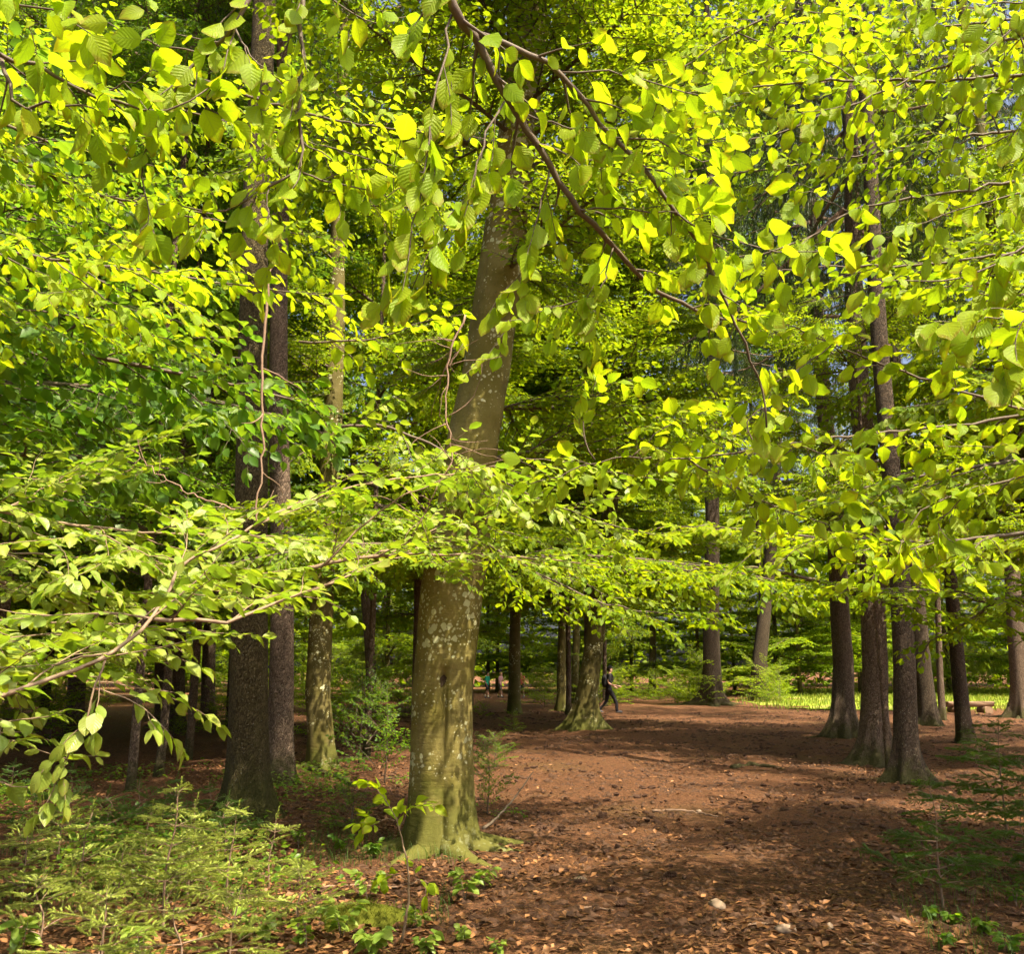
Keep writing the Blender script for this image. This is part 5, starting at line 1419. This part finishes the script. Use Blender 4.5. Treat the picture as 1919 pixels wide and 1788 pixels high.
def person(label, foot_px, H, heading, shirt, bottoms, long, hair, cap, pack, stride, arm, vox=.012):
    k = H / 1.78
    b = ground_at(*foot_px); t = thing('person', label, 'person', b, None, heading); t.scale = (k, k, k)
    ln = .05
    hip = {s_: (0, s_ * .09, .92) for s_ in (1, -1)}
    # right leg (towards -Y) forward, left leg back
    leg = {-1: [hip[-1], (stride * .32 + .04, -.09, .50), (stride * .5, -.085, .085)], 1: [hip[1], (-stride * .12, .09, .49), (-stride * .55, .085, .15)]}
    foot = {-1: ((stride * .5 + .02, -.085, .05), 0.0), 1: ((-stride * .55 + .02, .085, .075), .55)}
    sh = {s_: (ln, s_ * .19, 1.42) for s_ in (1, -1)}
    arms = {s_: [sh[s_], (ln + a_[0], s_ * .23, a_[1]), (ln + a_[2], s_ * .22, a_[3])] for s_, a_ in ((-1, arm[0]), (1, arm[1]))}
    g = Geo()
    torso(g, .88, 1.46, .145, .185, .095, ln)
    g.add(*ball((ln + .03, 0, 1.645), (.098, .078, .118), 18, 14)); limb(g, [(ln, 0, 1.42), (ln + .02, 0, 1.56)], [.058, .052])
    g.add(*ball((ln + .125, 0, 1.635), (.022, .014, .020), 8, 6)); g.add(*ball((ln + .10, 0, 1.588), (.022, .026, .012), 8, 6)); g.add(*ball((ln + .085, 0, 1.555), (.035, .035, .025), 8, 6))
    for s_ in (1, -1):
        g.add(*ball((ln + .02, s_ * .08, 1.64), (.018, .010, .030), 8, 6))
        limb(g, leg[s_], [.082, .055, .036]); limb(g, [leg[s_][1], (leg[s_][1][0] * .5 + leg[s_][2][0] * .5 - .015, s_ * .09, leg[s_][1][2] * .62 + leg[s_][2][2] * .38), leg[s_][2]], [.052, .054, .036])
        limb(g, arms[s_], [.048, .038, .026])
        w = np.array(arms[s_][2]); d = nrm(w - np.array(arms[s_][1])); side = np.array((0, 1.0, 0)); dn = nrm(np.cross(d, side))
        limb(g, [w, w + d * .085], [.030, .036])
        for q in range(4):
            f0 = w + d * .085 + side * (q - 1.5) * .018; L = (.062, .074, .070, .054)[q]
            limb(g, [f0, f0 + d * L * .55 + dn * .008, f0 + d * L * .8 + dn * .035], [.0105, .0095, .008], 6)
        th = w + d * .03 - side * s_ * .03
        limb(g, [th, th + d * .035 - side * s_ * .025, th + d * .07 - side * s_ * .028], [.013, .011, .009], 6)
    body = blend('body', g, M['skin'], t, vox)
    for s_ in (1, -1):
        g = Geo(); g.add(*ball((ln + .115, s_ * .032, 1.657), (.010, .012, .009), 8, 6)); link('eye', g.mesh('eye', [M['hair']]), body)
    g = Geo(); torso(g, .86, 1.475, .160, .205, .118, ln)
    for s_ in (1, -1):
        e = np.array(arms[s_][1]); q = np.array(sh[s_]); limb(g, [tuple(q - np.array((0, s_ * .03, 0))), tuple(q), tuple(q + (e - q) * .72)], [.075, .068, .060])
    blend('shirt', g, shirt, t, vox)
    g = Geo(); torso(g, .80, 1.0, .165, .155, .118, 0, 6)
    for s_ in (1, -1):
        a_, k_, c_ = [np.array(q) for q in leg[s_]]
        if long: limb(g, [tuple(a_), tuple(k_), tuple(c_ + (k_ - c_) * .06)], [.105, .075, .058])
        else: limb(g, [tuple(a_), tuple(a_ + (k_ - a_) * .72)], [.108, .095])
    blend('trousers' if long else 'shorts', g, bottoms, t, vox)
    for s_ in (1, -1):
        c_, pit = foot[s_]; g = Geo(); V, F = ball((0, 0, 0), (.145, .05, .055), 14, 9); V[:, 2] = np.maximum(V[:, 2], -.045); V[:, 0] += .05
        R = np.array(Matrix.Rotation(pit, 3, 'Y')); g.add(V @ R.T + np.array(c_), F); link('shoe', g.mesh('shoe', [M['shoe']]), t)
        if not long:
            g = Geo(); limb(g, [leg[s_][2], tuple(np.array(leg[s_][2]) + (np.array(leg[s_][1]) - np.array(leg[s_][2])) * .22)], [.046, .048]); link('sock', g.mesh('sock', [M['sock']]), t)
    g = Geo(); V, F = ball((ln + .012, 0, 1.665), (.112, .090, .118), 18, 12); V = V.copy(); m = (V[:, 0] > ln + .06); V[m, 2] = np.maximum(V[m, 2], 1.70); V[:, 2] = np.maximum(V[:, 2], 1.585); g.add(V, F); link('hair', g.mesh('hair', [hair]), t)
    if cap:
        g = Geo(); V, F = ball((ln + .03, 0, 1.70), (.118, .098, .092), 18, 10); V[:, 2] = np.maximum(V[:, 2], 1.695); g.add(V, F)
        V, F = ball((ln + .135, 0, 1.695), (.085, .075, .012), 14, 6); g.add(V, F); link('cap', g.mesh('cap', [M['black']]), t)
    if pack:
        g = Geo(); V, F = ball((ln - .19, 0, 1.20), (.12, .155, .26), 18, 12); V[:, 0] = np.minimum(V[:, 0], ln - .085); g.add(V, F); o = link('backpack', g.mesh('backpack', [M['black']]), t)
        for s_ in (1, -1):
            g = Geo(); limb(g, [(ln - .10, s_ * .11, 1.40), (ln + .03, s_ * .12, 1.485), (ln + .125, s_ * .12, 1.36), (ln + .05, s_ * .15, 1.12), (ln - .10, s_ * .14, 1.02)], [.02, .02, .02, .018, .016], 6); link('strap', g.mesh('strap', [M['black']]), o)
    return t
person('walking man in black with a dark cap and backpack, one arm bent forward', (1141, 1337), 1.78, 0.05, M['black'], M['blackp'], True, M['hair'], True, True, .62, ((-.06, 1.13, .30, 1.02), (.05, 1.13, .25, .98)), .010)
person('far walker in a green shirt beside the large beech', (912, 1309), 1.5, -.5, M['green_shirt'], M['navy'], False, M['hair'], False, False, .35, ((-.03, 1.14, .08, .90), (.02, 1.14, .12, .92)))
person('far blond walker in a pale pink top left of the slim trunk', (937, 1308), 1.5, -.5, M['pink_shirt'], M['shoe'], False, M['blond'], False, False, .35, ((-.03, 1.14, .10, .90), (.06, 1.14, .18, 1.3)))
person('far walker in a coral top and dark shorts at the right of the slim trunk', (978, 1308), 1.5, -2.0, M['red_shirt'], M['navy'], False, M['blond'], False, False, .30, ((.0, 1.14, .06, .90), (.02, 1.14, .06, .90)))

# ------------------------------------------------------------------ labels that tell the members of a row apart
ONES = 'first second third fourth fifth sixth seventh eighth ninth tenth eleventh twelfth thirteenth fourteenth fifteenth sixteenth seventeenth eighteenth nineteenth'.split()
def nth(i):
    if i <= 19: return ONES[i - 1]
    t_ = {2: 'twent', 3: 'thirt'}[i // 10]
    return t_ + 'ieth' if i % 10 == 0 else t_ + 'y-' + ONES[i % 10 - 1]
bpy.context.view_layer.update()
for grp, phrase in (('tall beeches behind the trunks', 'tall slender beech behind the big trunks, {} from the left'), ('slender understorey beeches', 'slender understorey beech, {} from the left among the big trunks'), ('far beeches at the wooded edge', 'leafy far beech of the wooded edge, {} from the left'), ('far spruces at the wooded edge', 'drooping far spruce of the wooded edge, {} from the left'),
                    ('bushes behind the path end', 'low bush behind the walking man, {} from the left of its row'), ('undergrowth behind the left trunks', 'leafy shaded undergrowth bush behind the left trunks, {} from the left'), ('bushes at the meadow rim', 'bright bush at the meadow rim, {} from the left'),
                    ('bushes below the wooded edge', 'far bush below the wooded edge, {} from the left'), ('shaded spruce seedlings', 'dark shaded spruce seedling behind the sunlit ones, {} from the left')):
    mem = [o for o in bpy.data.objects if o.get('group') == grp and o.parent is None]
    mem.sort(key=lambda o: o.location.x / o.location.y)
    seen = [o for o in mem if abs(o.location.x / o.location.y) < .60] or mem
    for i, o in enumerate(seen): o['label'] = phrase.format(nth(i + 1))
